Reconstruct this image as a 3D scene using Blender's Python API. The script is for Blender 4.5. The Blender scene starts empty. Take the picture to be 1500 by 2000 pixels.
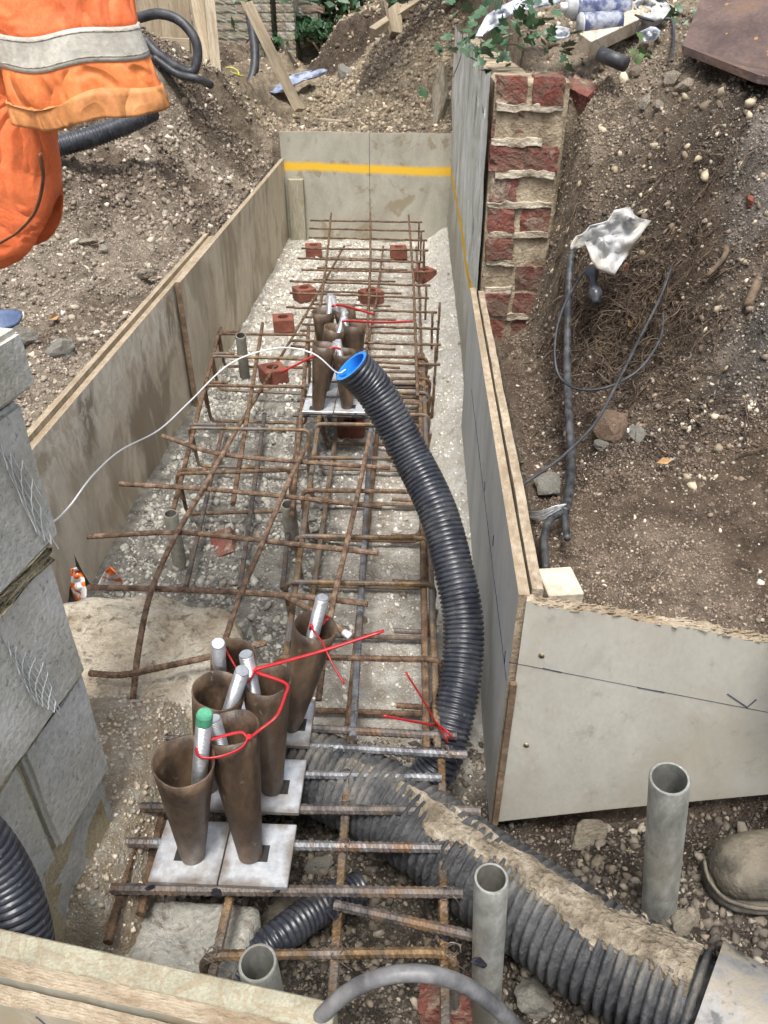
import bpy, bmesh, math, random
import numpy as np
from mathutils import Vector, Matrix, Euler

random.seed(7)
RNG = np.random.default_rng(7)
sc = bpy.context.scene
C = sc.collection

# ------------------------------------------------------------------ camera, sky, sun, exposure
CAM_H, PITCH, YAW, FOC = 1.4, math.radians(34), math.radians(2.47), 1500.0
cd = bpy.data.cameras.new('camera'); cam = bpy.data.objects.new('camera', cd); C.objects.link(cam)
cam.location = (0, 0, CAM_H); cam.rotation_euler = (math.radians(90) - PITCH, 0, YAW)
cd.sensor_fit = 'VERTICAL'; cd.sensor_height = 24; cd.lens = 24 * FOC / 2000
cd.clip_start = 0.02; cd.clip_end = 400
sc.camera = cam

SUN_EL, SUN_AZ = 69, 183      # degrees; azimuth of where the light comes from, measured from +Y clockwise
world = bpy.data.worlds.new('World'); sc.world = world; world.use_nodes = True
wn = world.node_tree; bg = wn.nodes['Background']
sky = wn.nodes.new('ShaderNodeTexSky'); sky.sky_type = 'NISHITA'; sky.sun_disc = False
sky.sun_elevation = math.radians(SUN_EL); sky.sun_rotation = math.radians(SUN_AZ)
sky.dust_density = 4.0; sky.air_density = 1.0
hs = wn.nodes.new('ShaderNodeHueSaturation'); hs.inputs['Saturation'].default_value = 0.42
wn.links.new(sky.outputs[0], hs.inputs['Color']); wn.links.new(hs.outputs[0], bg.inputs[0])
bg.inputs[1].default_value = 0.13
sd = bpy.data.lights.new('sun', 'SUN'); sun = bpy.data.objects.new('sun', sd); C.objects.link(sun)
sd.energy = 2.4; sd.angle = math.radians(16); sd.color = (1.0, 0.965, 0.92)
el, az = math.radians(SUN_EL), math.radians(SUN_AZ)
sdir = Vector((math.sin(az) * math.cos(el), math.cos(az) * math.cos(el), math.sin(el)))
sun.rotation_euler = sdir.to_track_quat('Z', 'Y').to_euler()
sun.location = (0, -2, 6)
sc.view_settings.view_transform = 'Standard'; sc.view_settings.look = 'None'
sc.view_settings.exposure = 0.80; sc.view_settings.gamma = 1
sc.cycles.max_bounces = 3; sc.cycles.diffuse_bounces = 2; sc.cycles.glossy_bounces = 2
sc.cycles.use_adaptive_sampling = True; sc.cycles.adaptive_threshold = 0.025; sc.cycles.adaptive_min_samples = 12

# ------------------------------------------------------------------ measuring helpers (survey of the photograph)
def ray(px, py):
    x = (px - 750) / FOC; y = -(py - 1000) / FOC
    f = math.cos(PITCH) + y * math.sin(PITCH); u = -math.sin(PITCH) + y * math.cos(PITCH)
    return Vector((x * math.cos(YAW) - f * math.sin(YAW), x * math.sin(YAW) + f * math.cos(YAW), u))
O = Vector((0, 0, CAM_H))
def Z(px, py, z):
    d = ray(px, py); return O + d * ((z - CAM_H) / d.z)
def Yp(px, py, y):
    d = ray(px, py); return O + d * (y / d.y)
def Xp(px, py, x):
    d = ray(px, py); return O + d * (x / d.x)

# ------------------------------------------------------------------ numpy noise
def _h(ix, iy, s):
    n = (ix * 374761393 + iy * 668265263 + s * 974634721) & 0xffffffff
    n = ((n ^ (n >> 13)) * 1274126177) & 0xffffffff
    n = (n ^ (n >> 16)) & 0xffffff
    return n / float(0xffffff)
def vnoise(x, y, s=0):
    x = np.asarray(x, float); y = np.asarray(y, float)
    ix = np.floor(x).astype(np.int64); iy = np.floor(y).astype(np.int64)
    fx = x - ix; fy = y - iy
    fx = fx * fx * fx * (fx * (fx * 6 - 15) + 10); fy = fy * fy * fy * (fy * (fy * 6 - 15) + 10)
    a = _h(ix, iy, s); b = _h(ix + 1, iy, s); c = _h(ix, iy + 1, s); d = _h(ix + 1, iy + 1, s)
    return (a * (1 - fx) + b * fx) * (1 - fy) + (c * (1 - fx) + d * fx) * fy
def fbm(x, y, s=0, o=4, g=.5):
    t = 0; a = 1; n = 0
    for i in range(o):
        t = t + a * (vnoise(x, y, s + i * 7) - .5); n += a; a *= g; x = x * 2.03 + 3.1; y = y * 2.03 + 1.7
    return t / n * 2
def lumps(x, y, cell, s, keep=.6):
    """overlapping round clods: height of a field of spherical caps, one per kept cell"""
    u = x / cell; v = y / cell
    ix = np.floor(u).astype(np.int64); iy = np.floor(v).astype(np.int64)
    out = np.zeros_like(u)
    for dx in (-1, 0, 1):
        for dy in (-1, 0, 1):
            cx = ix + dx; cy = iy + dy
            k = _h(cx, cy, s)
            px = cx + _h(cx, cy, s + 1); py = cy + _h(cx, cy, s + 2)
            r = .25 + .55 * _h(cx, cy, s + 3)
            ax = 1 + .6 * (_h(cx, cy, s + 4) - .5)
            d2 = ((u - px) * ax) ** 2 + ((v - py) / ax) ** 2
            out = np.maximum(out, np.where(k < keep, np.sqrt(np.maximum(r * r - d2, 0)), 0))
    return out * cell
def ss(a, b, v):
    t = np.clip((np.asarray(v, float) - a) / (b - a), 0, 1); return t * t * (3 - 2 * t)
def lerp(a, b, t): return a + (b - a) * t

# ------------------------------------------------------------------ the lie of the land
def base_h(x, y):
    x = np.asarray(x, float); y = np.asarray(y, float)
    L = np.interp(y, [0, 1.5, 2.4, 3, 4, 5, 5.6, 6.5, 9, 14, 60], [.40, .43, .45, .48, .56, .72, .74, .74, .9, 1.05, 1.4])
    L = L + .55 * np.exp(-((x + 2.0) / .75) ** 2 - ((y - 5.2) / 1.1) ** 2) + .10 * ss(-1.2, -2.2, x) * ss(4.5, 3, y)
    L = lerp(L, np.minimum(L, .46), np.where(y < 5.44, ss(-1.50, -.97, x), ss(-1.3, -.97, x) * .6))
    yb = y + .52 * ss(.50, .9, x)
    prof = np.interp(yb, [.9, 1.5, 1.75, 2.0, 2.3, 2.5, 2.68, 3.1, 4, 6, 10, 60], [.46, .48, .53, .65, .88, 1.06, 1.16, 1.30, 1.38, 1.43, 1.5, 1.6])
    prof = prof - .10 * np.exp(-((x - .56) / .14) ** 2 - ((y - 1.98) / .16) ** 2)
    near = np.interp(y, [.9, 2.2, 2.45, 2.6], [.44, .42, .40, .42]) + .05 * ss(.33, .42, x) * ss(2.3, 2.55, y)
    R = lerp(near, prof, np.where(y > 2.63, 1, ss(.37, .50, x)))
    B = np.interp(y, [5.4, 6, 7.5, 9, 12, 60], [.62, .72, .87, .98, 1.1, 1.5])
    B = B + .72 * ss(-.75, .35, x) * ss(5.3, 6.8, y)
    B = B - .16 * np.exp(-((x + .80 - .05 * (y - 6)) / .38) ** 2) * ss(5.5, 6.1, y) * ss(8.4, 8.2, y) + .20 * ss(8.15, 8.35, y)
    T = .09 * ss(.03, .2, x) * ss(1.15, 1.7, y)
    T = T + .215 * ss(-.37, -.50, x) * ss(1.32, 1.0, y) * ss(.50, .66, y) - .04 * ss(1.1, .9, y) * ss(-.45, -.36, x)
    T = T - .10 * np.exp(-((x + .04) / .09) ** 2 - ((y - .76) / .07) ** 2)
    ypn = .955 - .209 * (x - .175)
    fr = lerp(np.clip(-.035 + .54 * (x - .186), -.03, .27), .03 + .16 * ss(.24, .46, x), ss(.02, .17, ypn - y))
    T = lerp(T, fr, ss(.16, .22, x) * ss(1.0, .9, y))
    xr = np.where(y < 2.62, .25, .31)
    yp = .985 - .209 * (x - .175)
    out = np.where(x > xr, R, T)
    m = ss(xr, xr + .02, x); out = lerp(T, R, m)
    out = np.where((x > .2) & (y < 1.1), lerp(T, R, ss(yp, yp + .02, y)), out)
    out = lerp(L, out, ss(-.965, -.945, x))
    back = lerp(L, lerp(B, R, ss(.25, .6, x)), ss(-1.25, -.75, x))
    out = lerp(out, back, np.where(x > .35, 0, ss(5.42, 5.44, y)))
    out = lerp(out, .28, ss(.40, .33, y))
    return out
def in_trench(x, y):
    return (x > -.96) & (x < np.where(y < 2.62, .25, .31)) & (y < 5.43)
def detail_h(x, y):
    t = in_trench(x, y) | ((x > .2) & (y < .985 - .209 * (x - .175)))
    amp = np.where(t, .38, 1.0)
    far = ss(4.5, 7, y)
    amp = amp * np.where(in_trench(x, y) & (x > -.05) & (y > 1.2), .7, 1)
    flat = ss(1.0, 1.1, y) * ss(1.75, 1.5, y) * ss(.22, .3, x)          # trodden earth behind the side board
    amp = amp * (1 - .6 * flat)
    d = .030 * fbm(x * 2.3, y * 2.3, 1, 4) + .016 * fbm(x * 9, y * 9, 5, 4, .6) + .008 * fbm(x * 34, y * 34, 9, 3, .6)
    c = .50 * lumps(x, y, .12, 20, .4) + .65 * lumps(x, y, .055, 30, .5) + .85 * lumps(x, y, .026, 40, .6)
    heap = ss(-.97, -1.1, x) * ss(2.4, 3.6, y) + .8 * ss(.45, .6, x) * ss(1.5, 1.7, y)
    c = c * (.35 + .9 * vnoise(x * 3, y * 3, 77)) * (1 + .7 * heap) + far * .7 * lumps(x, y, .28, 50, .5) + heap * .55 * lumps(x, y, .19, 55, .5)
    return amp * (d + c * .62) - amp * .012
def ground_h(x, y): return base_h(x, y) + detail_h(x, y)
def G(px, py, lift=0.0, tmax=30):
    """where the line of sight through a point of the photograph meets the ground"""
    d = ray(px, py); t = np.concatenate([np.arange(.4, 8, .01), np.arange(8, tmax, .1)])
    z = CAM_H + d.z * t; g = ground_h(d.x * t, d.y * t)
    k = np.argmax(z < g + lift)
    if k == 0: k = len(t) - 1
    p = O + d * float(t[k]); return p

# ------------------------------------------------------------------ materials
def nn(nt, typ, **kw):
    n = nt.nodes.new(typ)
    for k, v in kw.items():
        if k in n.inputs.keys(): n.inputs[k].default_value = v
        else: setattr(n, k, v)
    return n
def ramp(nt, fac, stops, interp='LINEAR'):
    r = nt.nodes.new('ShaderNodeValToRGB'); r.color_ramp.interpolation = interp
    e = r.color_ramp.elements
    while len(e) < len(stops): e.new(.5)
    for i, (p, c) in enumerate(stops):
        e[i].position = p
        e[i].color = (c, c, c, 1) if isinstance(c, (int, float)) else (*c, 1)
    nt.links.new(fac, r.inputs[0]); return r.outputs[0]
def mixc(nt, fac, a, b, mode='MIX'):
    m = nt.nodes.new('ShaderNodeMix'); m.data_type = 'RGBA'; m.blend_type = mode
    for s, v in ((m.inputs[0], fac), (m.inputs[6], a), (m.inputs[7], b)):
        if isinstance(v, (int, float)): s.default_value = v
        elif isinstance(v, tuple): s.default_value = (*v, 1)
        else: nt.links.new(v, s)
    return m.outputs[2]
def math_(nt, op, a, b=0.0, c=None, clamp=False):
    m = nt.nodes.new('ShaderNodeMath'); m.operation = op; m.use_clamp = clamp
    for i, v in enumerate((a, b) if c is None else (a, b, c)):
        if isinstance(v, (int, float)): m.inputs[i].default_value = v
        else: nt.links.new(v, m.inputs[i])
    return m.outputs[0]
def coords(nt, stretch=(1, 1, 1), rnd=True):
    tc = nt.nodes.new('ShaderNodeTexCoord'); mp = nt.nodes.new('ShaderNodeMapping')
    mp.inputs['Scale'].default_value = stretch
    nt.links.new(tc.outputs['Object'], mp.inputs[0])
    if rnd:
        oi = nt.nodes.new('ShaderNodeObjectInfo'); m = math_(nt, 'MULTIPLY', oi.outputs['Random'], 37.0)
        nt.links.new(m, mp.inputs['Location'])
    return mp.outputs[0], tc.outputs['Object']
def noise(nt, vec, scale, detail=6, rough=.55, dist=0.0):
    n = nn(nt, 'ShaderNodeTexNoise', Scale=scale, Detail=detail, Roughness=rough, Distortion=dist)
    nt.links.new(vec, n.inputs['Vector']); return n.outputs[0]
def voro(nt, vec, scale, feature='F1', out='Distance'):
    n = nn(nt, 'ShaderNodeTexVoronoi', Scale=scale); n.feature = feature
    nt.links.new(vec, n.inputs['Vector']); return n.outputs[out]
def M(name, stops, scale=8, detail=7, dist=.3, rough=.75, rough2=None, metal=0.0, bump=.25, bscale=70, stretch=(1, 1, 1), extra=None, spec=.5, bdist=.004, rnd=True, bfun=None, fineamt=.35):
    m = bpy.data.materials.new(name); m.use_nodes = True; nt = m.node_tree; b = nt.nodes['Principled BSDF']
    v, obj = coords(nt, stretch, rnd)
    n1 = noise(nt, v, scale, detail, .6, dist)
    n1 = math_(nt, 'MULTIPLY_ADD', n1, 2.2, -.6, True)
    col = ramp(nt, n1, stops)
    fine = math_(nt, 'MULTIPLY_ADD', noise(nt, v, bscale, 4, .6), 1.8, -.4, True)
    col = mixc(nt, fineamt, col, ramp(nt, fine, [(.25, .35), (.75, .75)]), 'OVERLAY')
    if extra: col = extra(nt, col, v, obj, b) or col
    nt.links.new(col, b.inputs['Base Color'])
    b.inputs['Metallic'].default_value = metal; b.inputs['Specular IOR Level'].default_value = spec
    if rough2 is None: b.inputs['Roughness'].default_value = rough
    else: nt.links.new(math_(nt, 'MULTIPLY_ADD', noise(nt, v, scale * 2.3, 5), rough2 - rough, rough), b.inputs['Roughness'])
    h = math_(nt, 'ADD', fine, math_(nt, 'MULTIPLY', n1, .6))
    if bfun: h = bfun(nt, h, v, obj)
    bp = nn(nt, 'ShaderNodeBump', Strength=bump, Distance=bdist); nt.links.new(h, bp.inputs['Height']); nt.links.new(bp.outputs[0], b.inputs['Normal'])
    return m
def sep(nt, vec):
    s = nt.nodes.new('ShaderNodeSeparateXYZ'); nt.links.new(vec, s.inputs[0]); return s.outputs
def speck(nt, col, vec, scale, colour, thr=.18, keep=.6):
    n = nn(nt, 'ShaderNodeTexVoronoi', Scale=scale); nt.links.new(vec, n.inputs['Vector'])
    r = sep(nt, n.outputs['Color'])
    lim = math_(nt, 'MULTIPLY', r[1], thr * 1.6)
    f = math_(nt, 'MULTIPLY', math_(nt, 'LESS_THAN', n.outputs['Distance'], lim), math_(nt, 'GREATER_THAN', r[0], keep))
    return mixc(nt, f, col, colour)
def upmud(nt, col, colour, lo=.3, hi=.7, vec=None, scale=14, amount=1.0):
    """dried mud lying on whatever faces up"""
    g = nt.nodes.new('ShaderNodeNewGeometry'); nz = sep(nt, g.outputs['Normal'])[2]
    n = noise(nt, vec, scale, 7, .65)
    f = ramp(nt, math_(nt, 'ADD', math_(nt, 'MULTIPLY', nz, .55), math_(nt, 'MULTIPLY', n, .6)), [(lo, 0.0), (hi, amount)])
    return mixc(nt, f, col, colour)

# ground: per-vertex soil colour (soil by place, plus shade painted into root hollow and clod gaps) varied by noise
def soil_extra(nt, col, v, obj, b):
    a = nt.nodes.new('ShaderNodeAttribute'); a.attribute_name = 'soil'
    n = math_(nt, 'MULTIPLY_ADD', noise(nt, v, 17, 9, .72), 2.6, -.8, True)
    c = mixc(nt, 1.0, a.outputs['Color'], ramp(nt, n, [(0, .20), (.5, .46), (1, .78)]), 'OVERLAY')
    w = nt.nodes.new('ShaderNodeVectorMath'); w.operation = 'ADD'
    dn = nn(nt, 'ShaderNodeTexNoise', Scale=90.0, Detail=2.0); nt.links.new(v, dn.inputs['Vector'])
    sc_ = nt.nodes.new('ShaderNodeVectorMath'); sc_.operation = 'SCALE'; sc_.inputs['Scale'].default_value = .012
    nt.links.new(dn.outputs[1], sc_.inputs[0]); nt.links.new(v, w.inputs[0]); nt.links.new(sc_.outputs[0], w.inputs[1])
    pale = mixc(nt, .45, mixc(nt, 1.0, a.outputs['Color'], (2.4, 2.4, 2.4), 'MULTIPLY'), (.42, .38, .31))
    c = speck(nt, c, w.outputs[0], 75, pale, .20, .78)
    c = speck(nt, c, w.outputs[0], 190, pale, .28, .72)
    return c
def soil_bump(nt, h, v, obj):
    return math_(nt, 'ADD', math_(nt, 'MULTIPLY', h, .8), math_(nt, 'MULTIPLY', noise(nt, v, 130, 5, .7), 1.6))
m_soil = M('soil', [(0, (.1, .08, .06)), (1, (.2, .16, .12))], scale=6, rough=.95, bump=1.0, bscale=42, bdist=.014, extra=soil_extra, bfun=soil_bump, rnd=False, spec=.15)
def stone_extra(nt, col, v, obj, b):
    a = nt.nodes.new('ShaderNodeAttribute'); a.attribute_name = 'tone'
    g = nt.nodes.new('ShaderNodeNewGeometry')
    return mixc(nt, .6, a.outputs['Color'], ramp(nt, noise(nt, v, 60, 5), [(.3, .3), (.7, .72)]), 'OVERLAY')
m_gravel = M('gravel', [(0, (.1, .08, .06)), (1, (.2, .16, .12))], rough=.8, bump=.3, bscale=200, extra=stone_extra, rnd=False)
def flint_extra(nt, col, v, obj, b):
    oi = nt.nodes.new('ShaderNodeObjectInfo')
    t = ramp(nt, oi.outputs['Random'], [(0, (.32, .27, .20)), (.3, (.21, .175, .135)), (.55, (.42, .38, .31)), (.75, (.16, .13, .10)), (1, (.27, .22, .15))])
    c = mixc(nt, .8, t, ramp(nt, noise(nt, v, 25, 6), [(.3, .28), (.7, .74)]), 'OVERLAY')
    return mixc(nt, ramp(nt, noise(nt, v, 9, 5), [(.42, 0.0), (.56, .8)]), c, (.14, .11, .082))
m_flint = M('flint', [(0, (.1, .08, .06)), (1, (.2, .16, .12))], rough=.8, bump=.5, bscale=80, extra=flint_extra)

PALE = (.42, .40, .35)
def film(name, a, b, c, dust=.0, extra2=None, rough=.5, streak=(1, 1, .6), blot=.85):
    def ex(nt, col, v, obj, bs):
        n = noise(nt, v, 3.6, 7, .6, .8)
        col = mixc(nt, ramp(nt, n, [(.49, 0.0), (.60, blot)]), col, c)
        n = noise(nt, v, 8, 8, .7, 1.2); col = mixc(nt, ramp(nt, n, [(.50, 0.0), (.64, blot * .55)]), col, tuple(k * .75 for k in c))
        if dust:
            n = noise(nt, v, 5, 8, .7, 1.5); col = mixc(nt, ramp(nt, n, [(.53, 0.0), (.63, dust)]), col, (.60, .57, .50))
        col = mixc(nt, ramp(nt, noise(nt, v, 26, 6, .7), [(.58, 0.0), (.72, .35)]), col, (.13, .11, .08))
        if extra2: col = extra2(nt, col, v, obj) or col
        return col
    return M(name, [(.25, a), (.75, b)], scale=5, rough=rough, rough2=rough + .25, bump=.06, bscale=120, extra=ex, stretch=streak, fineamt=.10)
def yellow_end(nt, col, v, obj):
    s = sep(nt, obj); n = noise(nt, obj, 30, 5); w = noise(nt, obj, 3.0, 2)
    zc = math_(nt, 'ADD', s[2], math_(nt, 'ADD', math_(nt, 'MULTIPLY', n, -.018), math_(nt, 'MULTIPLY', w, -.03)))
    zc = math_(nt, 'ADD', zc, math_(nt, 'MULTIPLY', s[0], .028))
    d = math_(nt, 'ABSOLUTE', math_(nt, 'SUBTRACT', zc, .4485))
    st = ramp(nt, noise(nt, obj, 6, 7, .65, .6), [(.57, 0.0), (.62, .75)])
    col = mixc(nt, st, col, (.25, .20, .125))
    return mixc(nt, ramp(nt, d, [(.015, 1.0), (.036, 0.0)]), col, (.78, .47, .03))
m_film_end = film('film_ply_end', (.34, .325, .265), (.42, .40, .33), (.27, .245, .185), .1, yellow_end, blot=.4)
def left_marks(nt, col, v, obj):
    s = sep(nt, obj); n = noise(nt, obj, 6, 7, .7, 1.0)
    up = ramp(nt, math_(nt, 'ADD', s[2], math_(nt, 'MULTIPLY', n, .35)), [(.42, 0.0), (.6, .8)])
    n2 = noise(nt, v, 12, 8, .75, 2.0)
    return mixc(nt, math_(nt, 'MULTIPLY', up, ramp(nt, n2, [(.47, 0.0), (.56, .85)])), col, (.80, .77, .68))
def damp(nt, col, obj, seed, colour=(.20, .155, .10), scale=3.4, lo=.56, hi=.63, amt=.75):
    mp = nt.nodes.new('ShaderNodeMapping'); mp.inputs['Location'].default_value = (seed, seed * .7, seed * 1.3); mp.inputs['Scale'].default_value = (1, 1, .55)
    nt.links.new(obj, mp.inputs[0]); n = noise(nt, mp.outputs[0], scale, 4, .5, .6)
    return mixc(nt, ramp(nt, n, [(lo, 0.0), (hi, amt)]), col, colour)
_lm = left_marks
def left_marks(nt, col, v, obj):
    col = damp(nt, col, obj, 2.3); col = damp(nt, col, obj, 7.9, (.30, .235, .155), 6.5, .52, .60, .6)
    return _lm(nt, col, v, obj)
def far_marks(nt, col, v, obj):
    return damp(nt, damp(nt, col, obj, 4.1, amt=.6), obj, 9.9, (.30, .245, .165), 7, .52, .60, .6)
m_film_left = film('film_ply_left', (.58, .505, .39), (.68, .60, .475), (.34, .28, .20), .6, left_marks, blot=.4)
m_film_left2 = film('film_ply_left_far', (.50, .435, .33), (.60, .53, .415), (.30, .25, .18), .4, far_marks, blot=.5)
m_film_right = film('film_ply_right', (.38, .385, .36), (.47, .47, .44), (.28, .28, .26), .35, blot=.45, streak=(1, 1, .25))
m_film_side = film('film_ply_side', (.43, .415, .355), (.49, .475, .415), (.38, .34, .265), .22, lambda nt, col, v, obj: damp(nt, damp(nt, col, obj, 5.5, (.36, .31, .23), 3.0, .54, .66, .5), obj, 1.1, (.52, .50, .45), 5, .55, .66, .5), rough=.42, blot=.45)
m_film_fore = film('film_ply_fore', (.40, .39, .34), (.46, .44, .37), (.42, .34, .22), .6)
def edge_layers(nt, col, v, obj, b):
    s = sep(nt, obj); w = math_(nt, 'FRACT', math_(nt, 'MULTIPLY_ADD', s[1], 330.0, math_(nt, 'MULTIPLY', noise(nt, obj, 30, 3), .5)))
    return mixc(nt, ramp(nt, noise(nt, obj, 45, 6, .7), [(.45, 0.0), (.65, .7)]), mixc(nt, ramp(nt, w, [(.40, 0.0), (.55, .4), (.9, .4), (1, 0.0)]), col, (.30, .21, .12)), (.24, .17, .10))
m_edge = M('ply_edge', [(.25, (.26, .21, .145)), (.7, (.40, .335, .245))], scale=14, rough=.85, bump=.7, bscale=150, extra=edge_layers, stretch=(.4, 1, 1), bdist=.003)
m_edge_pale = M('ply_edge_pale', [(.25, (.25, .20, .14)), (.7, (.43, .37, .28))], scale=24, rough=.9, bump=.9, bscale=120, extra=edge_layers, stretch=(.4, 1, 1), bdist=.004)
def grain(nt, col, v, obj, b):
    n = noise(nt, v, 4, 4, .5, 1.2); w = math_(nt, 'FRACT', math_(nt, 'MULTIPLY', n, 9.0))
    return mixc(nt, ramp(nt, w, [(.0, .5), (.5, 0.0), (1, .0)]), col, (.25, .17, .09))
m_timber = M('sawn_timber', [(.25, (.30, .24, .16)), (.7, (.44, .365, .26))], scale=6, rough=.8, bump=.4, bscale=90, stretch=(3, 3, .3), extra=grain)
m_timber_grey = M('weathered_timber', [(.25, (.27, .22, .15)), (.7, (.42, .36, .27))], scale=6, rough=.85, bump=.5, bscale=90, stretch=(3, 3, .3), extra=grain)
m_timber_green = M('treated_timber', [(.25, (.25, .235, .17)), (.7, (.36, .34, .255))], scale=6, rough=.8, bump=.4, bscale=90, stretch=(3, 3, .3), extra=grain)
m_pale_wood = M('pale_end_grain', [(.25, (.44, .38, .29)), (.7, (.58, .51, .41))], scale=10, rough=.85, bump=.4, bscale=90, extra=grain)
m_rust = M('rusty_steel', [(.15, (.05, .03, .02)), (.5, (.125, .076, .045)), (.9, (.24, .155, .095))], scale=40, rough=.75, bump=.5, bscale=300, bdist=.001, metal=.25)
m_rust_mat = M('flaky_rusty_steel', [(.15, (.065, .040, .026)), (.5, (.15, .094, .060)), (.9, (.29, .20, .135))], scale=45, rough=.85, bump=.8, bscale=260, bdist=.0015, metal=.1)
def ochre(nt, col, v, obj, b):
    return mixc(nt, ramp(nt, noise(nt, v, 12, 6), [(.42, 0.0), (.62, .85)]), col, (.15, .14, .135))
m_rust_gold = M('ochre_rusty_steel', [(.2, (.075, .047, .024)), (.5, (.165, .104, .050)), (.85, (.28, .19, .11))], scale=30, rough=.6, bump=.4, bscale=300, bdist=.001, metal=.4, extra=ochre)
def steel_x(nt, col, v, obj, b):
    g = nt.nodes.new('ShaderNodeNewGeometry'); nz = sep(nt, g.outputs['Normal'])[2]
    return mixc(nt, ramp(nt, noise(nt, v, 9, 7, .65), [(.50, 0.0), (.64, .85)]), col, (.17, .10, .05))
m_steel_bar = M('mill_scale_steel', [(.2, (.08, .083, .09)), (.85, (.25, .255, .265))], scale=30, rough=.45, rough2=.6, bump=.3, bscale=300, bdist=.001, metal=.5, extra=steel_x)
m_steel_dark = M('scorched_steel', [(.25, (.05, .044, .042)), (.75, (.15, .128, .115))], scale=30, rough=.6, bump=.3, bscale=300, bdist=.001, metal=.3, extra=steel_x)
m_weld = M('weld_bead', [(.25, (.02, .02, .028)), (.75, (.10, .10, .12))], scale=60, rough=.3, rough2=.55, bump=.6, bscale=200, metal=.8)
def plate_x(nt, col, v, obj, b):
    col = mixc(nt, ramp(nt, noise(nt, v, 18, 6, .7), [(.48, 0.0), (.62, .6)]), col, (.33, .30, .265))
    s = sep(nt, obj); e = math_(nt, 'MAXIMUM', math_(nt, 'ABSOLUTE', s[0]), math_(nt, 'ABSOLUTE', s[1]))
    e = math_(nt, 'MULTIPLY_ADD', noise(nt, v, 25, 5), .05, e)
    return mixc(nt, ramp(nt, e, [(.070, 0.0), (.084, .8)]), col, (.19, .15, .115))
m_plate = M('bright_plate_steel', [(.25, (.44, .46, .49)), (.75, (.60, .625, .65))], scale=14, rough=.36, bump=.08, bscale=90, metal=.35, extra=plate_x)
def thread(nt, h, v, obj):
    z = sep(nt, obj)[2]; return math_(nt, 'PINGPONG', math_(nt, 'MULTIPLY', z, 340.0), .5)
m_rod = M('zinc_thread', [(.25, (.50, .51, .53)), (.75, (.70, .71, .72))], scale=20, rough=.33, bump=.9, bscale=90, metal=.75, bfun=thread, bdist=.003, rnd=False)
m_green = M('green_paint', [(.25, (.05, .22, .13)), (.75, (.09, .33, .2))], rough=.5)
def cone_x(nt, col, v, obj, b):
    s = sep(nt, obj)
    st = noise(nt, v, 30, 5); col = mixc(nt, ramp(nt, st, [(.55, 0.0), (.75, .5)]), col, (.24, .155, .085))
    col = mixc(nt, ramp(nt, noise(nt, v, 9, 7, .65), [(.48, 0.0), (.62, .8)]), col, (.045, .028, .018))
    col = mixc(nt, ramp(nt, noise(nt, v, 60, 6, .7), [(.62, 0.0), (.70, .55)]), col, (.33, .28, .21))
    return col
m_cone = M('brown_card_tube', [(.15, (.032, .021, .015)), (.85, (.145, .096, .06))], scale=20, rough=.34, rough2=.62, bump=.3, bscale=80, extra=cone_x, stretch=(1, 1, .5))
def black_x(nt, col, v, obj, b):
    return mixc(nt, ramp(nt, noise(nt, v, 90, 5, .7), [(.60, 0.0), (.72, .5)]), mixc(nt, ramp(nt, noise(nt, v, 14, 7, .7), [(.46, 0.0), (.66, .55)]), col, (.10, .10, .105)), (.30, .29, .27))
m_black = M('black_plastic', [(.25, (.016, .018, .026)), (.75, (.036, .040, .052))], scale=9, rough=.26, rough2=.42, bump=.1, extra=black_x)
m_black_dull = M('dull_black_plastic', [(.25, (.015, .016, .02)), (.75, (.035, .036, .042))], scale=9, rough=.5, bump=.1, extra=black_x)
def mud_x(nt, col, v, obj, b):
    col = mixc(nt, ramp(nt, noise(nt, v, 16, 8, .72), [(.50, 0.0), (.70, .45)]), col, (.085, .08, .07))
    s = sep(nt, obj); top = math_(nt, 'SUBTRACT', s[2], math_(nt, 'MULTIPLY_ADD', s[0], .115, .130))
    f = math_(nt, 'ADD', top, math_(nt, 'MULTIPLY_ADD', noise(nt, v, 10, 8, .7), .16, -.08))
    col = mixc(nt, ramp(nt, f, [(.060, 0.0), (.10, .55)]), col, mixc(nt, noise(nt, v, 40, 5), (.15, .128, .095), (.34, .305, .245)))
    return mixc(nt, ramp(nt, noise(nt, v, 70, 5, .7), [(.64, 0.0), (.74, .3)]), col, (.30, .27, .22))
m_drain = M('muddy_drain_plastic', [(.25, (.020, .022, .026)), (.75, (.075, .077, .08))], scale=10, rough=.45, rough2=.85, bump=.8, bscale=70, extra=mud_x, rnd=False)
def coupler_x(nt, col, v, obj, b):
    col = mixc(nt, ramp(nt, noise(nt, v, 20, 8, .7), [(.42, 0.0), (.55, .9)]), col, (.25, .22, .17))
    return mixc(nt, ramp(nt, noise(nt, v, 33, 5, .6), [(.58, 0.0), (.66, .8)]), col, (.045, .045, .05))
m_mudcake = M('dried_mud', [(.2, (.15, .125, .09)), (.5, (.25, .21, .155)), (.85, (.40, .355, .28))], scale=26, rough=.95, bump=1.0, bscale=90, spec=.15, bdist=.008, rnd=False)
m_coupler = M('muddy_coupler_plastic', [(.25, (.15, .15, .15)), (.75, (.24, .24, .235))], scale=8, rough=.55, bump=.35, extra=coupler_x)
m_blue = M('blue_duct_lining', [(.25, (.02, .20, .70)), (.75, (.03, .28, .85))], rough=.4, bump=.05)
m_blue_dark = M('dusty_blue_plastic', [(.25, (.045, .07, .14)), (.75, (.09, .13, .22))], scale=12, rough=.55, bump=.1)
m_red = M('red_nylon', [(.25, (.30, .010, .014)), (.75, (.46, .016, .022))], rough=.35, bump=.04)
m_white_cord = M('white_cord', [(.25, (.72, .72, .72)), (.75, (.85, .85, .85))], rough=.6, bump=.1)
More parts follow.
